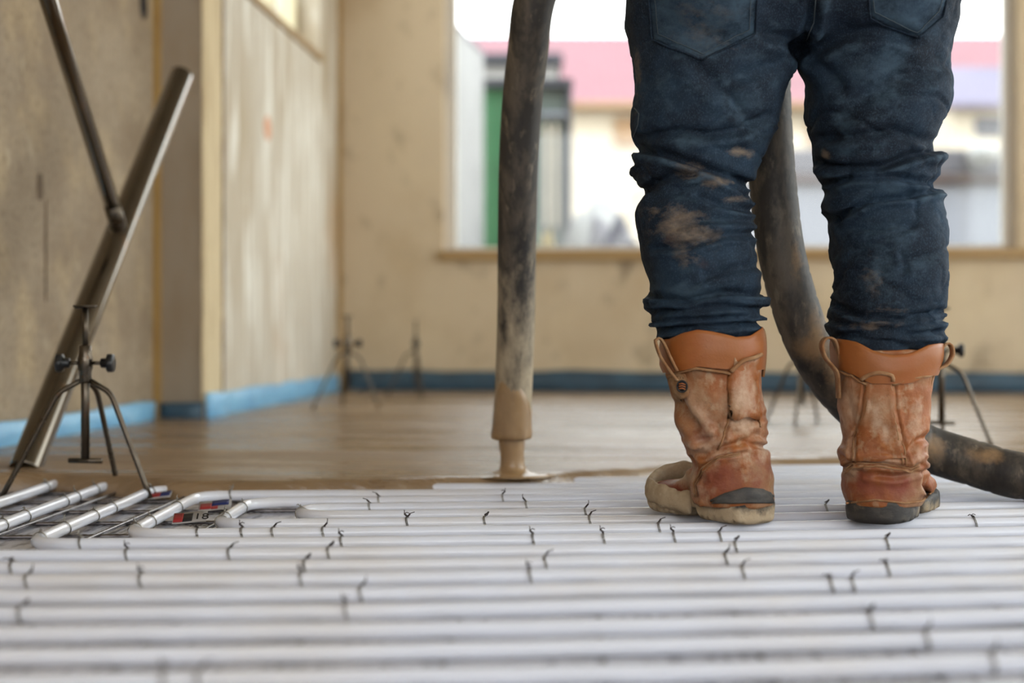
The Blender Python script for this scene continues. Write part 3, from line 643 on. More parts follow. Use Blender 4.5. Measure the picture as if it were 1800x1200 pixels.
mudj = blobs([(1190, 395, 45, 32, .8), (1215, 415, 55, 20, .7), (1262, 322, 26, 9, .8), (1305, 268, 22, 10, .75), (1205, 455, 24, 16, .6), (1150, 370, 14, 12, .6), (1450, 272, 10, 8, .95), (1540, 480, 26, 34, .4), (1285, 350, 24, 8, .55), (1530, 572, 60, 10, .4), (1117, 130, 12, 60, .4), (1210, 300, 40, 20, .4), (1560, 545, 40, 8, .35), (1250, 40, 80, 50, .25)])*back
fade = blobs([(1300, 190, 40, 60, .55), (1230, 250, 60, 16, .5), (1500, 260, 60, 20, .5), (1560, 130, 60, 60, .5), (1560, 440, 70, 80, .5), (1480, 200, 30, 60, .45), (1220, 510, 90, 18, .55), (1240, 525, 70, 10, .5), (1560, 330, 60, 14, .5), (1500, 600, 60, 8, .4), (1170, 180, 30, 60, .4), (1260, 60, 80, 60, .45), (1600, 30, 60, 40, .45)])
fade = np.maximum(fade, np.clip(disp/.007, 0, 1)*.45)
dk = blobs([(1180, 420, 16, 14, .6), (1235, 466, 22, 12, .55)])*back
paint(me, np.stack((mudj, fade, dk), 1))
bvh = BVHTree.FromPolygons([tuple(v) for v in va], [tuple(p.vertices) for p in me.polygons])
jeans = finish('jeans', me, M['denim'], wk)
camp = Vector((0, 0, CH))
def onto(bv, px, py, off=.0, dflt=2.13):
    d = P(px, py, 1.0)-camp
    hit = bv.ray_cast(camp, d.normalized())
    return hit[0]+hit[1]*off if hit[0] is not None else P(px, py, dflt)
def line_on(bv, pts, step=6):
    out = []
    for a, b in zip(pts, pts[1:]):
        n = max(1, int(math.dist(a, b)/step))
        out += [(a[0]+(b[0]-a[0])*i/n, a[1]+(b[1]-a[1])*i/n) for i in range(n)]
    return out+[pts[-1]]
def patch(bv, poly, inside, off, th):
    """thin panel following a surface; poly = (left edge fn, right edge fn, y list)"""
    bm = bmesh.new(); g = []; lf, rf, ys = poly; n = 14
    for y in ys:
        g.append([onto(bv, lf(y)+(rf(y)-lf(y))*i/n, y, off) for i in range(n+1)])
    fr = [[bm.verts.new(p) for p in r] for r in g]; bk = [[bm.verts.new(p+(p-camp).normalized()*th) for p in r] for r in g]
    for r in range(len(g)-1):
        for i in range(n):
            bm.faces.new((fr[r][i], fr[r][i+1], fr[r+1][i+1], fr[r+1][i])); bm.faces.new((bk[r][i+1], bk[r][i], bk[r+1][i], bk[r+1][i+1]))
        bm.faces.new((fr[r][0], fr[r+1][0], bk[r+1][0], bk[r][0])); bm.faces.new((fr[r+1][n], fr[r][n], bk[r][n], bk[r+1][n]))
    for i in range(n): bm.faces.new((fr[0][i+1], fr[0][i], bk[0][i], bk[0][i+1])); bm.faces.new((fr[-1][i], fr[-1][i+1], bk[-1][i+1], bk[-1][i]))
    return bm
# back pockets
def fn(tb): return lambda y: itp(tb, y)
PK = [([(-60, 1141), (0, 1143), (68, 1149), (106, 1236)], [(-60, 1330), (58, 1326), (106, 1240)], [(1143, 0), (1149, 70), (1236, 105), (1326, 60), (1329, 0)]),
      ([(-60, 1525), (0, 1528), (28, 1530), (66, 1612)], [(-60, 1664), (0, 1661), (28, 1655), (66, 1618)], [(1528, 0), (1530, 30), (1614, 65), (1655, 28), (1661, 0)])]
for le, ri, st in PK:
    yb = le[-1][0]
    bm = patch(bvh, (fn(le), fn(ri), [-60+(yb+60)*i/22 for i in range(23)]), None, .0022, .004)
    me = bpy.data.meshes.new('p'); bmesh.ops.recalc_face_normals(bm, faces=bm.faces); bm.to_mesh(me); bm.free(); pv, _ = verts_of(me)
    q = proj(pv); paint(me, np.stack((.25*np.exp(-((q[:, 0]-1240)/60)**2), .55*np.ones(len(q)), 0*q[:, 0]), 1))
    pk = finish('back_pocket', me, M['denim'], jeans)
    for k_ in (0, 1):
        cx = sum(p[0] for p in st)/5; cy = 10
        s2 = [(cx+(x-cx)*(1-.035*k_*3.2) , y-(10 if y > 0 else 0)*k_) for x, y in st]
        bm = bmesh.new(); tube(bm, [onto(bvh, x, y, .0034) for x, y in line_on(bvh, s2, 5)], .0006 if k_ else .0016, 6)
        finish('stitching', bm, M['stitch'] if k_ else M['denim'], pk)
bm = bmesh.new(); tube(bm, [onto(bvh, x, y, .0012) for x, y in line_on(bvh, [(1434, -40), (1435, 0), (1432, 40), (1418, 70)], 5)], .0011, 6); finish('seam', bm, M['stitch'], jeans)
bm = bmesh.new(); tube(bm, [onto(bvh, x, y, .001) for x, y in line_on(bvh, [(1116, 190), (1124, 200), (1122, 220), (1114, 240)], 4)], .0011, 6); finish('seam', bm, M['stitch'], jeans)

# boots ------------------------------------------------------------
def boot(side, Ls, Rs, y0, y1, hx, phi, creases, wearf, solew, toecup):
    D0 = 2.185
    bo = empty('boot', (0, 0, 0)); bo.parent = wk
    base = RZ @ Vector((X(hx, D0), D0, .027)); bo.location = base-Vector(wk.location)
    bm = bmesh.new(); R = []; y = y1
    while y >= y0:
        a, b = itp(Ls, y), itp(Rs, y); D = D0+.010*max(0, (700-y)/100)*0
        bb = float(np.interp(y, [580, 700, 780, 830, 880], [.074, .068, .064, .062, .058]))
        R.append(ring_se(X((a+b)/2, D), D+(bb-.058)*.5, H(y, D), (b-a)/2/F*D, bb, 44, 2.4)); y -= 5
    loft(bm, R)
    d = Vector((math.sin(phi), math.cos(phi), 0)); s = Vector((math.cos(phi), -math.sin(phi), 0)); hc = Vector((X(hx, D0), D0, 0))
    if toecup: tab = [(-.046, .030, .10), (-.03, .044, .11), (0, .050, .12), (.04, .049, .125), (.075, .048, .118), (.10, .047, .092), (.125, .048, .082), (.15, .048, .081), (.175, .044, .081), (.195, .034, .078), (.208, .016, .064)]
    else: tab = [(-.046, .030, .10), (-.03, .044, .11), (0, .050, .12), (.04, .050, .125), (.08, .049, .12), (.12, .052, .100), (.16, .051, .088), (.19, .043, .076), (.212, .02, .058)]
    R = []
    for q, wd, tp in tab:
        if toecup: q, wd = (q*.82, wd*.95) if q > 0 else (q, wd)
        lo_, hi_ = .052, tp
        R.append([hc+d*q+s*(wd*math.copysign(abs(math.cos(t))**.8, math.cos(t)))+Vector((0, 0, (lo_+hi_)/2+(hi_-lo_)/2*math.copysign(abs(math.sin(t))**.8, math.sin(t)))) for t in [2*math.pi*k/36 for k in range(36)]])
    loft(bm, R)
    me = remesh(bm, .0030, 6, .5)
    va, vn = verts_of(me); q = proj(va); disp = np.zeros(len(va)); bk = np.clip((-vn[:, 1]+.3)*2.5, 0, 1)
    for poly, wd, am in creases:
        dd, ss = seg_dist(q, poly)
        disp += (-am*np.exp(-(dd/wd)**2)+am*.6*np.exp(-((np.abs(ss)-wd*2)/(wd*1.2))**2)*(dd < wd*5))*bk
    disp += .0032*nz(va, (18, 18, 24), 2)+.0014*nz(va, (50, 50, 60), 4)
    dd = np.clip((q[:, 1]-700)/60, 0, 1); disp += dd*.003*nz(va, (14, 14, 46), 7)*(va[:, 2] > .07)
    va = va+vn*disp[:, None]; set_verts(me, va)
    paint(me, wearf(va, q, nzd=None, hc=hc, d=d))
    bv = BVHTree.FromPolygons([tuple(v) for v in va], [tuple(p.vertices) for p in me.polygons])
    finish('upper', me, M['leather'], bo)
    # sole
    bm = bmesh.new(); R = []
    N_ = 64
    for i in range(N_+1):
        u = i/N_; q_ = -.056+u*.276; qd = q_*.82 if toecup and q_ > 0 else q_
        wd = float(np.interp(q_, [-.056, -.052, -.04, -.02, .03, .07, .11, .15, .18, .2, .214, .22], [.012, .030, .044, .051, .050, .048, .055, .056, .052, .041, .024, .008]))
        lo_ = float(np.interp(q_, [-.056, -.05, .036, .045, .07, .078, .17, .22], [.030, .0270, .0270, .043, .043, .029, .0275, .040]))
        if toecup: hi_ = float(np.interp(q_, [-.056, 0, .05, .09, .14, .19, .22], [.064, .066, .068, .070, .070, .076, .066]))
        else: hi_ = float(np.interp(q_, [-.056, 0, .05, .09, .14, .19, .22], [.066, .063, .060, .060, .062, .064, .056]))
        if lo_ < .035 and (i % 4 == 0): lo_ += .004
        ring = []
        for t in [2*math.pi*k/36 for k in range(36)]:
            c_, s__ = math.cos(t), math.sin(t); e = .45
            ww = wd*(1+.05*noise.noise(Vector((q_*60, s__*3, side)))-(.03 if (s__ < 0 and i % 4 == 0) else 0))
            ring.append(hc+d*qd+s*(ww*math.copysign(abs(c_)**e, c_))+Vector((0, 0, (lo_+hi_)/2+(hi_-lo_)/2*math.copysign(abs(s__)**e, s__))))
        R.append(ring)
    loft(bm, R)
    me = bpy.data.meshes.new('s'); bmesh.ops.recalc_face_normals(bm, faces=bm.faces); bm.to_mesh(me); bm.free()
    va2, _ = verts_of(me); paint(me, solew(va2, proj(va2), hc, d)); finish('sole', me, M['mud'] if toecup else M['sole'], bo)
    return bo, bv, hc, d, s
def gb(q, lst):
    s = np.zeros(len(q))
    for x, y, rx, ry_, k in lst: s = np.maximum(s, k*np.exp(-(((q[:, 0]-x)/rx)**2+((q[:, 1]-y)/ry_)**2)))
    return s
def wearL(va, q, nzd, hc, d):
    sd = (va[:, 0]-hc.x)*d.x+(va[:, 1]-hc.y)*d.y
    dust = gb(q, [(1310, 690, 22, 60, .62), (1305, 740, 24, 26, .8), (1250, 770, 50, 40, .6), (1225, 740, 24, 40, .5), (1300, 800, 40, 26, .5), (1325, 640, 14, 60, .5), (1262, 800, 30, 20, .5), (1210, 700, 14, 60, .45), (1340, 780, 16, 40, .55), (1225, 860, 30, 30, .5)])
    red = gb(q, [(1270, 835, 50, 34, .75), (1240, 860, 30, 20, .6), (1335, 840, 30, 40, .6), (1240, 760, 30, 20, .4)])
    red = np.maximum(red, np.where(sd > .06, .9, 0)); mud = np.where(sd > .16, .5, 0)+gb(q, [(1200, 835, 20, 20, .8)])
    return np.stack((dust*(sd < .065), red, np.clip(mud, 0, 1)), 1)
def wearR(va, q, nzd, hc, d):
    dust = gb(q, [(1497, 700, 18, 60, .7), (1492, 650, 20, 40, .6), (1540, 740, 14, 26, .95), (1553, 765, 10, 24, .95), (1527, 720, 14, 30, .7), (1505, 770, 18, 40, .5), (1610, 740, 22, 60, .45), (1560, 810, 60, 14, .6), (1505, 800, 20, 22, .6), (1620, 795, 20, 26, .5), (1540, 790, 40, 10, .5)])
    red = gb(q, [(1510, 845, 34, 34, .7), (1580, 850, 36, 34, .85), (1550, 860, 60, 20, .5), (1630, 860, 20, 30, .5)])
    mud = gb(q, [(1495, 830, 14, 20, .5), (1635, 875, 20, 20, .4)])
    return np.stack((dust, red, mud), 1)
def soleL(va, q, hc, d):
    dark = gb(q, [(1310, 885, 44, 13, 1.2), (1345, 880, 26, 12, 1.1), (1345, 920, 60, 4, .4)])
    return np.stack((dark, 0*dark, 0*dark), 1)
def soleR(va, q, hc, d):
    m = gb(q, [(1640, 895, 22, 14, 1), (1530, 890, 60, 8, .25)]); return np.stack((m, 0*m, 0*m), 1)
LLs = [(575, 1178), (600, 1168), (640, 1168), (670, 1178), (700, 1187), (720, 1191), (750, 1194), (775, 1200), (790, 1206), (805, 1212), (830, 1218), (860, 1215), (885, 1222)]
LRs = [(575, 1335), (600, 1339), (650, 1338), (700, 1340), (740, 1346), (770, 1347), (785, 1341), (800, 1352), (820, 1358), (850, 1358), (870, 1360), (885, 1360)]
crL = [([(1195, 705), (1205, 725), (1222, 748)], 8, .011), ([(1212, 790), (1240, 800), (1275, 785), (1310, 778), (1345, 785)], 5, .005), ([(1225, 875), (1222, 850), (1235, 820), (1262, 802), (1300, 796)], 3.2, .004),
       ([(1283, 660), (1284, 720), (1272, 770)], 2.6, .003), ([(1327, 640), (1330, 720), (1340, 760)], 2.6, .003), ([(1230, 775), (1260, 765), (1280, 750)], 5, .004), ([(1290, 740), (1310, 745), (1335, 735)], 5, .0035), ([(1300, 775), (1330, 765), (1346, 770)], 5, .004), ([(1215, 805), (1222, 820)], 7, .005)]
boL, bvL, hcL, dL, sL = boot(1, LLs, LRs, 600, 885, 1293, math.radians(-34), crL, wearL, soleL, True)
RLs = [(590, 1470), (640, 1473), (700, 1477), (740, 1479), (770, 1484), (785, 1481), (795, 1474), (810, 1476), (820, 1485), (845, 1482), (875, 1487), (885, 1489)]
RRs = [(590, 1650), (620, 1649), (660, 1640), (700, 1633), (740, 1630), (760, 1624), (775, 1626), (800, 1631), (812, 1625), (822, 1618), (845, 1620), (870, 1618), (885, 1614)]
crR = [([(1485, 822), (1500, 812), (1540, 813), (1600, 822), (1615, 815)], 4, .006), ([(1497, 818), (1500, 770), (1518, 720), (1521, 675)], 2.6, .0035), ([(1571, 675), (1574, 720), (1590, 790), (1594, 818)], 2.6, .0035),
       ([(1540, 835), (1575, 838), (1610, 828)], 5, .005), ([(1600, 790), (1612, 775), (1624, 770)], 6, .006), ([(1620, 830), (1622, 850), (1630, 870)], 4, .005), ([(1520, 800), (1550, 795), (1580, 803)], 6, .003), ([(1478, 800), (1492, 812)], 5, .005), ([(1490, 700), (1500, 740)], 8, .003)]
boR, bvR, hcR, dR, sR = boot(2, RLs, RRs, 612, 885, 1550, math.radians(28), crR, wearR, soleR, False)

def panel(bo, bv, le, ri, ys, name, m, off=.0025, th=.003, wear=None):
    bm = patch(bv, (le, ri, ys), None, off, th)
    me = bpy.data.meshes.new(name); bmesh.ops.recalc_face_normals(bm, faces=bm.faces); bm.to_mesh(me); bm.free()
    if wear is not None:
        v, _ = verts_of(me); paint(me, wear(v, proj(v)))
    return finish(name, me, m, bo)
def seam(bo, bv, pts, r=.0011, m='suede', off=.0012):
    bm = bmesh.new(); tube(bm, [onto(bv, x, y, off) for x, y in line_on(bv, pts, 5)], r, 7); return finish('seam', bm, M[m], bo)
def collar(bo, Ls, Rs, topf, botf, D0=2.185):
    """smooth leather collar all round the shaft, wavy top edge standing proud of the jeans"""
    bm = bmesh.new(); n = 72
    def pt(t, y, grow):
        a, b = itp(Ls, y), itp(Rs, y); cx = X((a+b)/2, D0); hw = (b-a)/2/F*D0+grow; bb = .074+grow
        c, s = math.cos(t), math.sin(t); e = 2/2.4
        v = Vector((cx+hw*math.copysign(abs(c)**e, c), D0+.008+bb*math.copysign(abs(s)**e, s), 0)); v.z = H(y, v.y); return v
    outer = []; 
    for k in range(9):
        row = []
        for i in range(n):
            t = 2*math.pi*i/n; u = k/8
            cpx = (itp(Ls, 640)+itp(Rs, 640))/2+(itp(Rs, 640)-itp(Ls, 640))/2*math.cos(t)
            y = topf(cpx)+(botf(cpx)-topf(cpx))*u
            row.append(pt(t, y, .0045+.002*math.sin(u*3)+.0012*noise.noise(Vector((math.cos(t)*3, math.sin(t)*3, u*3)))))
        outer.append(row)
    inner = [[p+(Vector((X(1, 1)*0, 0, 0))) for p in outer[0]]]
    cx = sum((p for p in outer[0]), Vector())/n
    inn = [[Vector((cx.x+(p.x-cx.x)*f, cx.y+(p.y-cx.y)*f, p.z-dz)) for p in outer[0]] for f, dz in ((.975, -.001), (.95, .002), (.93, .03))]
    loft(bm, inn[::-1]+outer, cap=False)
    me = bpy.data.meshes.new('c'); bmesh.ops.recalc_face_normals(bm, faces=bm.faces); bm.to_mesh(me); bm.free()
    v, _ = verts_of(me); bv = BVHTree.FromPolygons([tuple(p) for p in v], [tuple(p.vertices) for p in me.polygons])
    finish('collar', me, M['cuff'], bo); return bv
tL = lambda x: float(np.interp(x, [1160, 1175, 1200, 1225, 1245, 1275, 1300, 1320, 1345], [597, 597, 586, 580, 583, 593, 591, 582, 572]))
bL = lambda x: float(np.interp(x, [1160, 1195, 1225, 1255, 1285, 1345], [656, 652, 644, 648, 652, 648]))
cvL = collar(boL, [(560, 1166)]+LLs[1:3]+LLs[3:], LRs, tL, bL)
tR = lambda x: float(np.interp(x, [1460, 1475, 1500, 1525, 1550, 1570, 1600, 1625, 1660], [600, 596, 602, 618, 625, 622, 607, 604, 604]))
bR = lambda x: float(np.interp(x, [1460, 1478, 1500, 1522, 1571, 1600, 1620, 1660], [648, 650, 662, 674, 674, 664, 660, 658]))
cvR = collar(boR, RLs, RRs, tR, bR)
# seams and panels
seam(boL, bvL, [(1190, 655), (1225, 646), (1250, 650), (1283, 656)], .0022, off=.005)
seam(boL, bvL, [(1284, 656), (1284, 720), (1272, 765), (1262, 790)], .0016)
seam(boL, bvL, [(1327, 628), (1329, 700), (1336, 750)], .0014)
seam(boL, bvL, [(1222, 872), (1220, 850), (1232, 825), (1262, 803), (1300, 797)], .0016)
seam(boL, bvL, [(1226, 872), (1224, 852), (1236, 828), (1264, 806), (1300, 801)], .0010)
seam(boR, bvR, [(1478, 650), (1500, 662), (1522, 676)], .0018, off=.0055); seam(boR, bvR, [(1571, 676), (1600, 664), (1632, 659)], .0018, off=.0055)
for dx_ in (0, 5):
    seam(boR, bvR, [(1521+dx_, 670), (1518+dx_, 720), (1502+dx_, 765), (1499+dx_, 812)], .0013)
    seam(boR, bvR, [(1571-dx_, 670), (1574-dx_, 720), (1588-dx_, 785), (1593-dx_, 815)], .0013)
    seam(boR, bvR, [(1486, 826+dx_), (1500, 816+dx_), (1540, 815+dx_), (1600, 824+dx_), (1616, 816+dx_)], .0013)
seam(boR, bvR, [(1488, 884), (1540, 878), (1590, 884), (1620, 880), (1640, 862)], .0016)
def wst(v, q): return np.stack((gb(q, [(1540, 735, 12, 26, .9), (1556, 765, 8, 20, .9), (1310, 700, 20, 50, .7), (1528, 715, 8, 30, .6)]), gb(q, [(1310, 740, 20, 15, .4)]), 0*q[:, 0]), 1)
ysL = [630+i*8 for i in range(14)]
panel(boL, cvL if False else bvL, fn([(630, 1287), (660, 1285), (740, 1277)]), fn([(622, 1328), (740, 1334)]), [628+i*7 for i in range(16)], 'back_strap', M['leather'], .0075, .007, wst)
panel(boR, bvR, fn([(660, 1523), (720, 1520), (760, 1508), (808, 1504)]), fn([(660, 1570), (720, 1572), (760, 1580), (808, 1590)]), [664+i*7.2 for i in range(21)], 'back_strap', M['leather'], .0035, .004, wst)
def rib(bo, bv, pts, r, name, m, off, sq=1):
    bm = bmesh.new(); tube(bm, spline([tuple(onto(bv, x, y, off)) for x, y in pts], .004), r, 9, squash=sq); return finish(name, bm, M[m], bo)
rib(boL, bvL, [(1285, 652), (1290, 640), (1303, 632), (1318, 627), (1328, 622)], .0032, 'strap_lip', 'suede', .012)
rib(boR, bvR, [(1522, 668), (1528, 660), (1546, 656), (1564, 660), (1571, 670)], .0032, 'strap_lip', 'suede', .010)
def strap_loop(bo, pts, wdt, m='suede'):
    """flat leather loop: ribbon of width wdt along depth"""
    ps = spline([tuple(P(*p)) for p in pts], .004); bm = bmesh.new(); R = []
    for i, p in enumerate(ps):
        p = Vector(tuple(p)); t = Vector(tuple(ps[min(i+1, len(ps)-1)]))-Vector(tuple(ps[max(0, i-1)])); t.normalize()
        s = Vector((0, 1, 0)); nrm = t.cross(s).normalized(); th = .0018
        R.append([p+s*wdt+nrm*th, p-s*wdt+nrm*th, p-s*(wdt+.0008), p-s*wdt-nrm*th, p+s*wdt-nrm*th, p+s*(wdt+.0008)])
    loft(bm, R); return finish('pull_loop', bm, M[m], bo)
strap_loop(boR, [(1474, 700, 2.175), (1472, 660, 2.165), (1464, 645, 2.165), (1450, 628, 2.165), (1444, 606, 2.165), (1452, 594, 2.165), (1464, 596, 2.165), (1471, 612, 2.17), (1474, 640, 2.175)], .011)
strap_loop(boR, [(1630, 702, 2.165), (1634, 672, 2.155), (1644, 652, 2.155), (1664, 640, 2.16), (1674, 622, 2.165), (1671, 607, 2.17), (1662, 604, 2.17), (1653, 616, 2.17), (1645, 640, 2.165), (1638, 660, 2.16)], .008)
strap_loop(boL, [(1190, 668, 2.13), (1176, 650, 2.13), (1160, 625, 2.14), (1152, 598, 2.15), (1158, 594, 2.15), (1166, 602, 2.145), (1178, 628, 2.13), (1190, 652, 2.125)], .010)
strap_loop(boL, [(1340, 662, 2.2), (1344, 625, 2.2), (1343, 590, 2.2), (1338, 577, 2.2), (1335, 590, 2.2), (1336, 620, 2.2)], .010)
tb = panel(boL, bvL, fn([(655, 1176), (700, 1190)]), fn([(655, 1208), (668, 1213), (695, 1212), (702, 1206)]), [655+i*4 for i in range(12)], 'leather_tab', M['suede'], .0065, .005, lambda v, q: np.stack((gb(q, [(1195, 670, 16, 20, .55)]), 0*q[:, 0], 0*q[:, 0]), 1))
# small round embossed emblem on the tab
c0 = onto(bvL, 1199, 679, 0); c0 = c0+(camp-c0).normalized()*.014; bm = bmesh.new(); nr = (camp-c0).normalized(); sx_ = nr.cross(Vector((0, 0, 1))).normalized(); uz = sx_.cross(nr)
tube(bm, [c0+(sx_*math.cos(t)*.0075+uz*math.sin(t)*.0085) for t in [2*math.pi*i/24 for i in range(25)]], .0012, 6); loft(bm, [[c0-nr*.001*k+(sx_*math.cos(t)*.007+uz*math.sin(t)*.008) for t in [2*math.pi*i/20 for i in range(20)]] for k in (0, 2)]); em = finish('emblem', bm, M['ink'], tb)
bm = bmesh.new()
for k in (-.5, .2, .9): tube(bm, [c0+sx_*(-.005)+uz*(k*.005-.002), c0+uz*(k*.005), c0+sx_*.005+uz*(k*.005-.001)], .0011, 6)
finish('emblem_relief', bm, M['cuff'], em)
# rubber heel counters and the mud rim over the left toe
seam(boL, bvL, [(1250, 880), (1275, 868), (1310, 858), (1340, 861), (1358, 872)], .0022, 'sole', .001)
panel(boL, bvL, fn([(858, 1308), (864, 1285), (872, 1262), (884, 1252)]), fn([(858, 1335), (866, 1352), (884, 1358)]), [858+i*2.6 for i in range(11)], 'heel_counter', M['sole'], .004, .006, lambda v, q: np.stack((0*q[:, 0],)*3, 1))
bm = bmesh.new(); R_ = []
path = []
for q_, wd in ((.06, -.046), (.085, -.052), (.11, -.055), (.14, -.056), (.17, -.052), (.195, -.040), (.212, -.018), (.216, 0), (.212, .018), (.195, .040), (.17, .052), (.14, .056), (.11, .055), (.08, .05)):
    path.append(hcL+dL*q_*.82+sL*wd*1.0+Vector((0, 0, .053+.016*max(0, (q_-.085)/.13)+.022*max(0, min(1, .5+wd/.06))*(q_ > .1))))
ps = spline([tuple(p) for p in path], .004)
tube(bm, ps, [.0068*(1+.25*noise.noise(Vector((i*.25, 0, 0)))) for i in range(len(ps))], 10, squash=2.6)
me = bpy.data.meshes.new('r'); bmesh.ops.recalc_face_normals(bm, faces=bm.faces); bm.to_mesh(me); bm.free(); v, _ = verts_of(me); paint(me, np.zeros((len(v), 3))); finish('mud_rim', me, M['mud'], boL)

# upper body, above the frame ---------------------------------------
def skin_mesh(verts, edges, radii, root, sub=2):
    me = bpy.data.meshes.new('sk'); me.from_pydata([tuple(v) for v in verts], edges, [])
    o = bpy.data.objects.new('sk', me); COL.objects.link(o); m = o.modifiers.new('s', 'SKIN'); m.use_smooth_shade = True
    for i, r in enumerate(radii): me.skin_vertices[0].data[i].radius = (r, r) if not isinstance(r, tuple) else r
    me.skin_vertices[0].data[root].use_root = True
    s = o.modifiers.new('u', 'SUBSURF'); s.levels = sub
    dg = bpy.context.evaluated_depsgraph_get(); dg.update(); out = bpy.data.meshes.new_from_object(o.evaluated_get(dg)); bpy.data.objects.remove(o); return out
cx = .462
V = [(cx, 2.27, .96), (cx, 2.28, 1.06), (cx, 2.29, 1.2), (cx, 2.31, 1.36), (cx, 2.30, 1.45), (cx, 2.29, 1.52), (cx, 2.31, 1.60), (cx, 2.33, 1.68)]
rd = [.10, .11, .135, .13, .065, .055, .085, .085]; E = [(i, i+1) for i in range(7)]
def chain(start, pts):
    prev = start
    for p, r in pts: V.append(p); rd.append(r); E.append((prev, len(V)-1)); prev = len(V)-1
    return prev
chain(0, [((cx-.10, 2.25, .86), .07), ((X(1235, 2.25), 2.25, .50), .055), ((X(1238, 2.22), 2.22, .30), .045), ((X(1275, 2.2), 2.195, .12), .038), ((hcL+dL*.08).x, 0, 0) and (tuple(hcL+dL*.10+Vector((0, 0, .075))), .018)])
chain(0, [((cx+.10, 2.25, .86), .07), ((X(1550, 2.25), 2.25, .50), .055), ((X(1560, 2.22), 2.22, .30), .045), ((X(1553, 2.2), 2.195, .12), .038), (tuple(hcR+dR*.10+Vector((0, 0, .075))), .018)])
wl = chain(3, [((cx-.19, 2.30, 1.38), .055), ((cx-.26, 2.36, 1.16), .040), ((.20, 2.50, 1.13), .030), ((.165, 2.55, 1.13), .027)])
wr = chain(3, [((cx+.19, 2.30, 1.38), .055), ((cx+.24, 2.38, 1.12), .040), ((.55, 2.49, 1.06), .030), ((.525, 2.52, 1.05), .027)])
def fingers(w0, c, tang, out):
    """palm joint at w0; four fingers and a thumb curling round the hose centred at c"""
    for k, L_ in enumerate((.92, 1, .96, .8)):
        off = tang*(k-1.5)*.019
        w = Vector(V[w0]); r0 = (w-c); r0 -= tang*r0.dot(tang); r0.normalize(); sd = tang.cross(r0)
        pts = []
        for a in (35, 75, 115, 150):
            a = math.radians(a*L_)*out; pts.append((tuple(c+off+(r0*math.cos(a)+sd*math.sin(a))*.048), .0082))
        chain(w0, pts)
    pts = [(tuple(c-tang*.03*1+(r0*math.cos(a*-out)+sd*math.sin(a*-out))*.049), .0095) for a in (math.radians(35), math.radians(70), math.radians(105))]
    chain(w0, pts)
fingers(wl, Vector((.165, 2.605, 1.165)), Vector((.55, 0, .83)).normalized(), 1)
fingers(wr, Vector((.458, 2.52, 1.04)), Vector((0, .1, 1)).normalized(), -1)
me = skin_mesh(V, E, rd, 0); body = finish('body', me, M['skin'], wk)
Vb, Eb, rb = V, E, rd
V = [(cx, 2.27, .98), (cx, 2.28, 1.08), (cx, 2.29, 1.2), (cx, 2.31, 1.36), (cx, 2.30, 1.44)]; rd = [.165, .155, .165, .155, .075]; E = [(i, i+1) for i in range(4)]
chain(3, [((cx-.19, 2.30, 1.38), .072), ((cx-.26, 2.36, 1.16), .056), ((.205, 2.495, 1.13), .045)])
chain(3, [((cx+.19, 2.30, 1.38), .072), ((cx+.24, 2.38, 1.12), .056), ((.555, 2.485, 1.06), .045)])
finish('jacket', skin_mesh(V, E, rd, 0), M['jacket'], wk)
bm = bmesh.new(); bmesh.ops.create_uvsphere(bm, u_segments=24, v_segments=16, radius=1, matrix=Matrix.Translation((cx, 2.305, 1.685)) @ Matrix.Diagonal((.092, .105, .1, 1))); finish('hair', bm, M['hair'], wk)
bm = bmesh.new(); bmesh.ops.create_uvsphere(bm, u_segments=10, v_segments=8, radius=1, matrix=Matrix.Translation((cx, 2.42, 1.62)) @ Matrix.Diagonal((.014, .022, .026, 1))); finish('nose', bm, M['skin'], wk)

# ---------------------------------------------------------------- outside the window
def outside(name, label, cat, group=None, D=20, px=1000):
    o = empty(name, (X(px, D), D, 0)); return tag(o, label, cat, group)
def obox(nm, m, par, px0, px1, py0, py1, D, dep, top=None):
    bm = bmesh.new(); z0, z1 = H(py1, D) if py1 is not None else -.05, H(py0, D)
    vs = box(bm, X(px0, D), X(px1, D), D, D+dep, z0, z1); bmesh.ops.bevel(bm, geom=bm.edges[:], offset=.02, segments=1, affect='EDGES')
    return finish(nm, bm, M[m], par, smooth=False)
bm = bmesh.new(); box(bm, -40, 60, BW+.3, 90, -.12, -.02); struct('ground', bm, M['ground'])
hb = outside('workshop_building', 'long pale building with a red ribbed roof beyond the window', 'building', D=26, px=1350)
obox('wall', 'cream_wall', hb, 760, 2150, 190, None, 26, 5)
bm = bmesh.new(); D = 26
x0, x1 = X(740, D), X(2170, D); R = []
nseg = 150
for i in range(nseg+1):
    x = x0+(x1-x0)*i/nseg; r = .03*(i % 2)
    R.append([Vector((x, D-.4, H(188, D)+r)), Vector((x, D+3.2, H(60, D+3)+r)), Vector((x, D+6, H(188, D)+r)), Vector((x, D+6, H(192, D))), Vector((x, D+3.2, H(64, D+3))), Vector((x, D-.4, H(192, D)))])
loft(bm, R); finish('roof', bm, M['red_roof'], hb, smooth=False)
obox('eaves', 'orange', hb, 760, 2150, 178, 190, 25.5, .3)
for a in (1660, 1080, 1420):
    obox('window_opening', 'orange', hb, a, a+45, 205, 255, 25.9, .2)
vb = outside('garage', 'low building with violet-grey tiled roof at the right of the window view', 'building', D=19, px=1780)
obox('wall', 'cream_wall', vb, 1672, 1990, 190, None, 19, 3)
bm = bmesh.new(); D = 19; R = []
for i in range(41):
    x = X(1655, D)+(X(2010, D)-X(1655, D))*i/40; r = .04*(i % 2)
    R.append([Vector((x, D-.3, H(190, D)+r)), Vector((x, D+2.5, H(120, D+2.5)+r)), Vector((x, D+2.5, H(130, D+2.5))), Vector((x, D-.3, H(196, D)))])
loft(bm, R); finish('roof', bm, M['violet_roof'], vb, smooth=False)
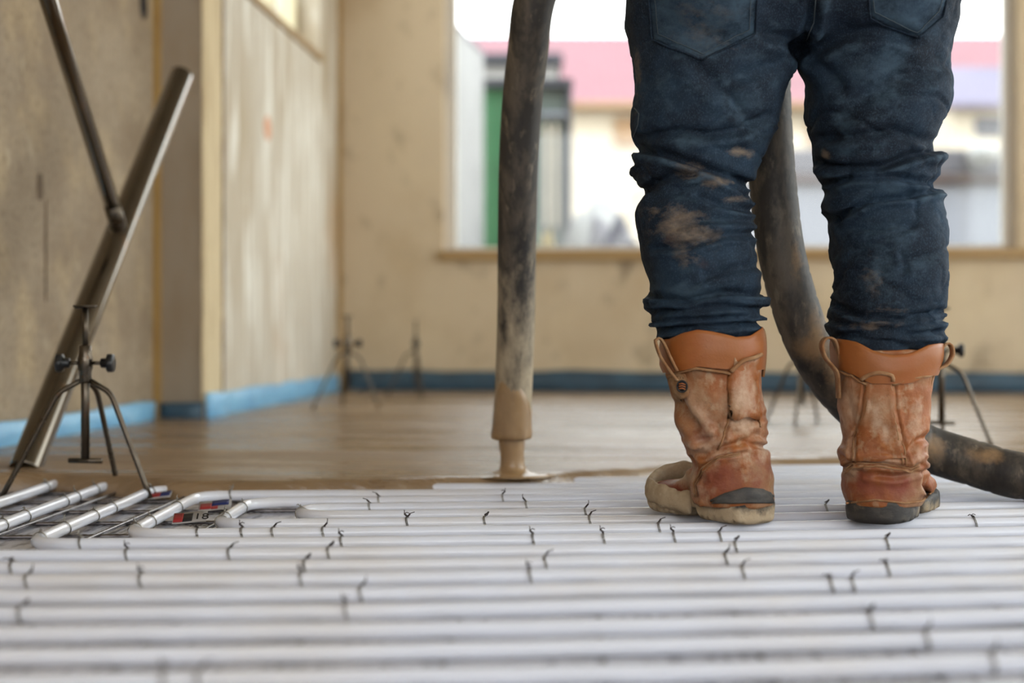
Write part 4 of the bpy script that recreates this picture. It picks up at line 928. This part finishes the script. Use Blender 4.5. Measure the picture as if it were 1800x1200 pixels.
obox('window_opening', 'grey', vb, 1715, 1765, 205, 240, 18.95, .1)
sh = outside('shed', 'flat roofed pale shed with grey roof slab and brown fascia', 'shed', D=12.5, px=1580)
obox('wall', 'pale', sh, 1400, 1775, 322, None, 12.5, 3); obox('fascia', 'brown', sh, 1393, 1782, 306, 322, 12.4, 3.2); obox('roof_slab', 'grey', sh, 1390, 1785, 262, 306, 12.6, 3)
bm = bmesh.new(); bmesh.ops.create_icosphere(bm, subdivisions=3, radius=1, matrix=Matrix.Translation(P(1728, 272, 12.4)) @ Matrix.Diagonal((.13, .2, .11, 1)))
for v in bm.verts: v.co += Vector((1, 1, 1))*.02*noise.noise(v.co*9)
finish('white_highlight', bm, M['tarp'], sh)  # pale blob stands in for the white highlight on the grey roof
gc = outside('site_container', 'green site container with dark roof and pale right end, seen behind the hose', 'container', D=10.5, px=925)
obox('body', 'green', gc, 849, 945, 148, None, 10.5, 2.2); obox('end_panel', 'grey_green', gc, 945, 1004, 150, None, 10.5, 2.2)
for a in (958, 974): obox('post', 'cream_wall', gc, a, a+7, 215, 400, 10.44, .05)
obox('rail', 'pale', gc, 945, 1002, 196, 206, 10.42, .06); obox('side_edge', 'dark_grey', gc, 994, 1006, 150, None, 10.42, .08)
bm = bmesh.new(); D = 10.4; z0 = H(152, D)
lo4 = [Vector((X(843, D), D, z0)), Vector((X(1007, D), D, z0)), Vector((X(1007, D), D+2.4, z0)), Vector((X(843, D), D+2.4, z0))]
hi4 = [Vector((X(885, D), D+.6, H(128, D))), Vector((X(985, D), D+.6, H(128, D))), Vector((X(985, D), D+1.8, H(128, D))), Vector((X(885, D), D+1.8, H(128, D)))]
loft(bm, [lo4, [p+Vector((0, 0, .06)) for p in lo4], hi4]); finish('roof', bm, M['dark_grey'], gc, smooth=False)
ws = outside('white_house', 'white house with dark grey roof above the green container', 'building', D=17, px=880)
obox('wall', 'white_wall', ws, 835, 980, 112, None, 17, 3); obox('roof', 'dark_grey', ws, 828, 990, 92, 112, 16.8, 3.4)
wf = outside('white_fence', 'tall white ribbed panel fence at the left of the window view', 'fence', D=9, px=815)
bm = bmesh.new(); R = []; n = 26
for i in range(n+1):
    u = i/n; D = 7.6+u*2.6; px = 786+u*62; c = Vector((X(px, D)+(.02 if i % 2 else 0), D, 0)); ht = H(40+60*u, D)
    R.append([c+Vector((0, 0, 0)), c+Vector((0, 0, ht)), c+Vector((-.05, 0, ht)), c+Vector((-.05, 0, 0))])
loft(bm, R); finish('panel', bm, M['white_wall'], wf, smooth=False)
bm = bmesh.new(); tube(bm, [Vector((X(786+62*u, 7.6+2.6*u)-.02, 7.6+2.6*u, H(40+60*u, 7.6+2.6*u)+.02)) for u in (0, .5, 1)], .035, 8); finish('top_rail', bm, M['grey'], wf)
def heap(name, label, cat, px, py, D, rx, ry, rz, m, seed, amp):
    bm = bmesh.new(); c = Vector((X(px, D), D, 0)); top = H(py, D)
    bmesh.ops.create_icosphere(bm, subdivisions=4, radius=1)
    for v in bm.verts:
        k = 1+amp*noise.noise(v.co*2.2+Vector((seed, 0, 0)))+amp*.4*noise.noise(v.co*7)
        v.co = Vector((v.co.x*rx*k, v.co.y*ry*k, max(-.03, v.co.z*top*k))) + c
    tag(finish(name, bm, M[m]), label, cat)
heap('covered_heap', 'white tarpaulin covered heap outside the window, left of the worker', 'heap', 1052, 352, 9.7, .33, .38, 1, 'tarp', 1, .12)
heap('rubble_heap', 'low grey rubble heap outside behind the window sill', 'heap', 1075, 402, 8.7, .30, .34, 1, 'rubble', 4, .3)
heap('yellow_sack', 'yellow sack outside at the window sill beside the hanging hose', 'sack', 966, 414, 8.2, .12, .14, 1, 'yellow', 7, .25)
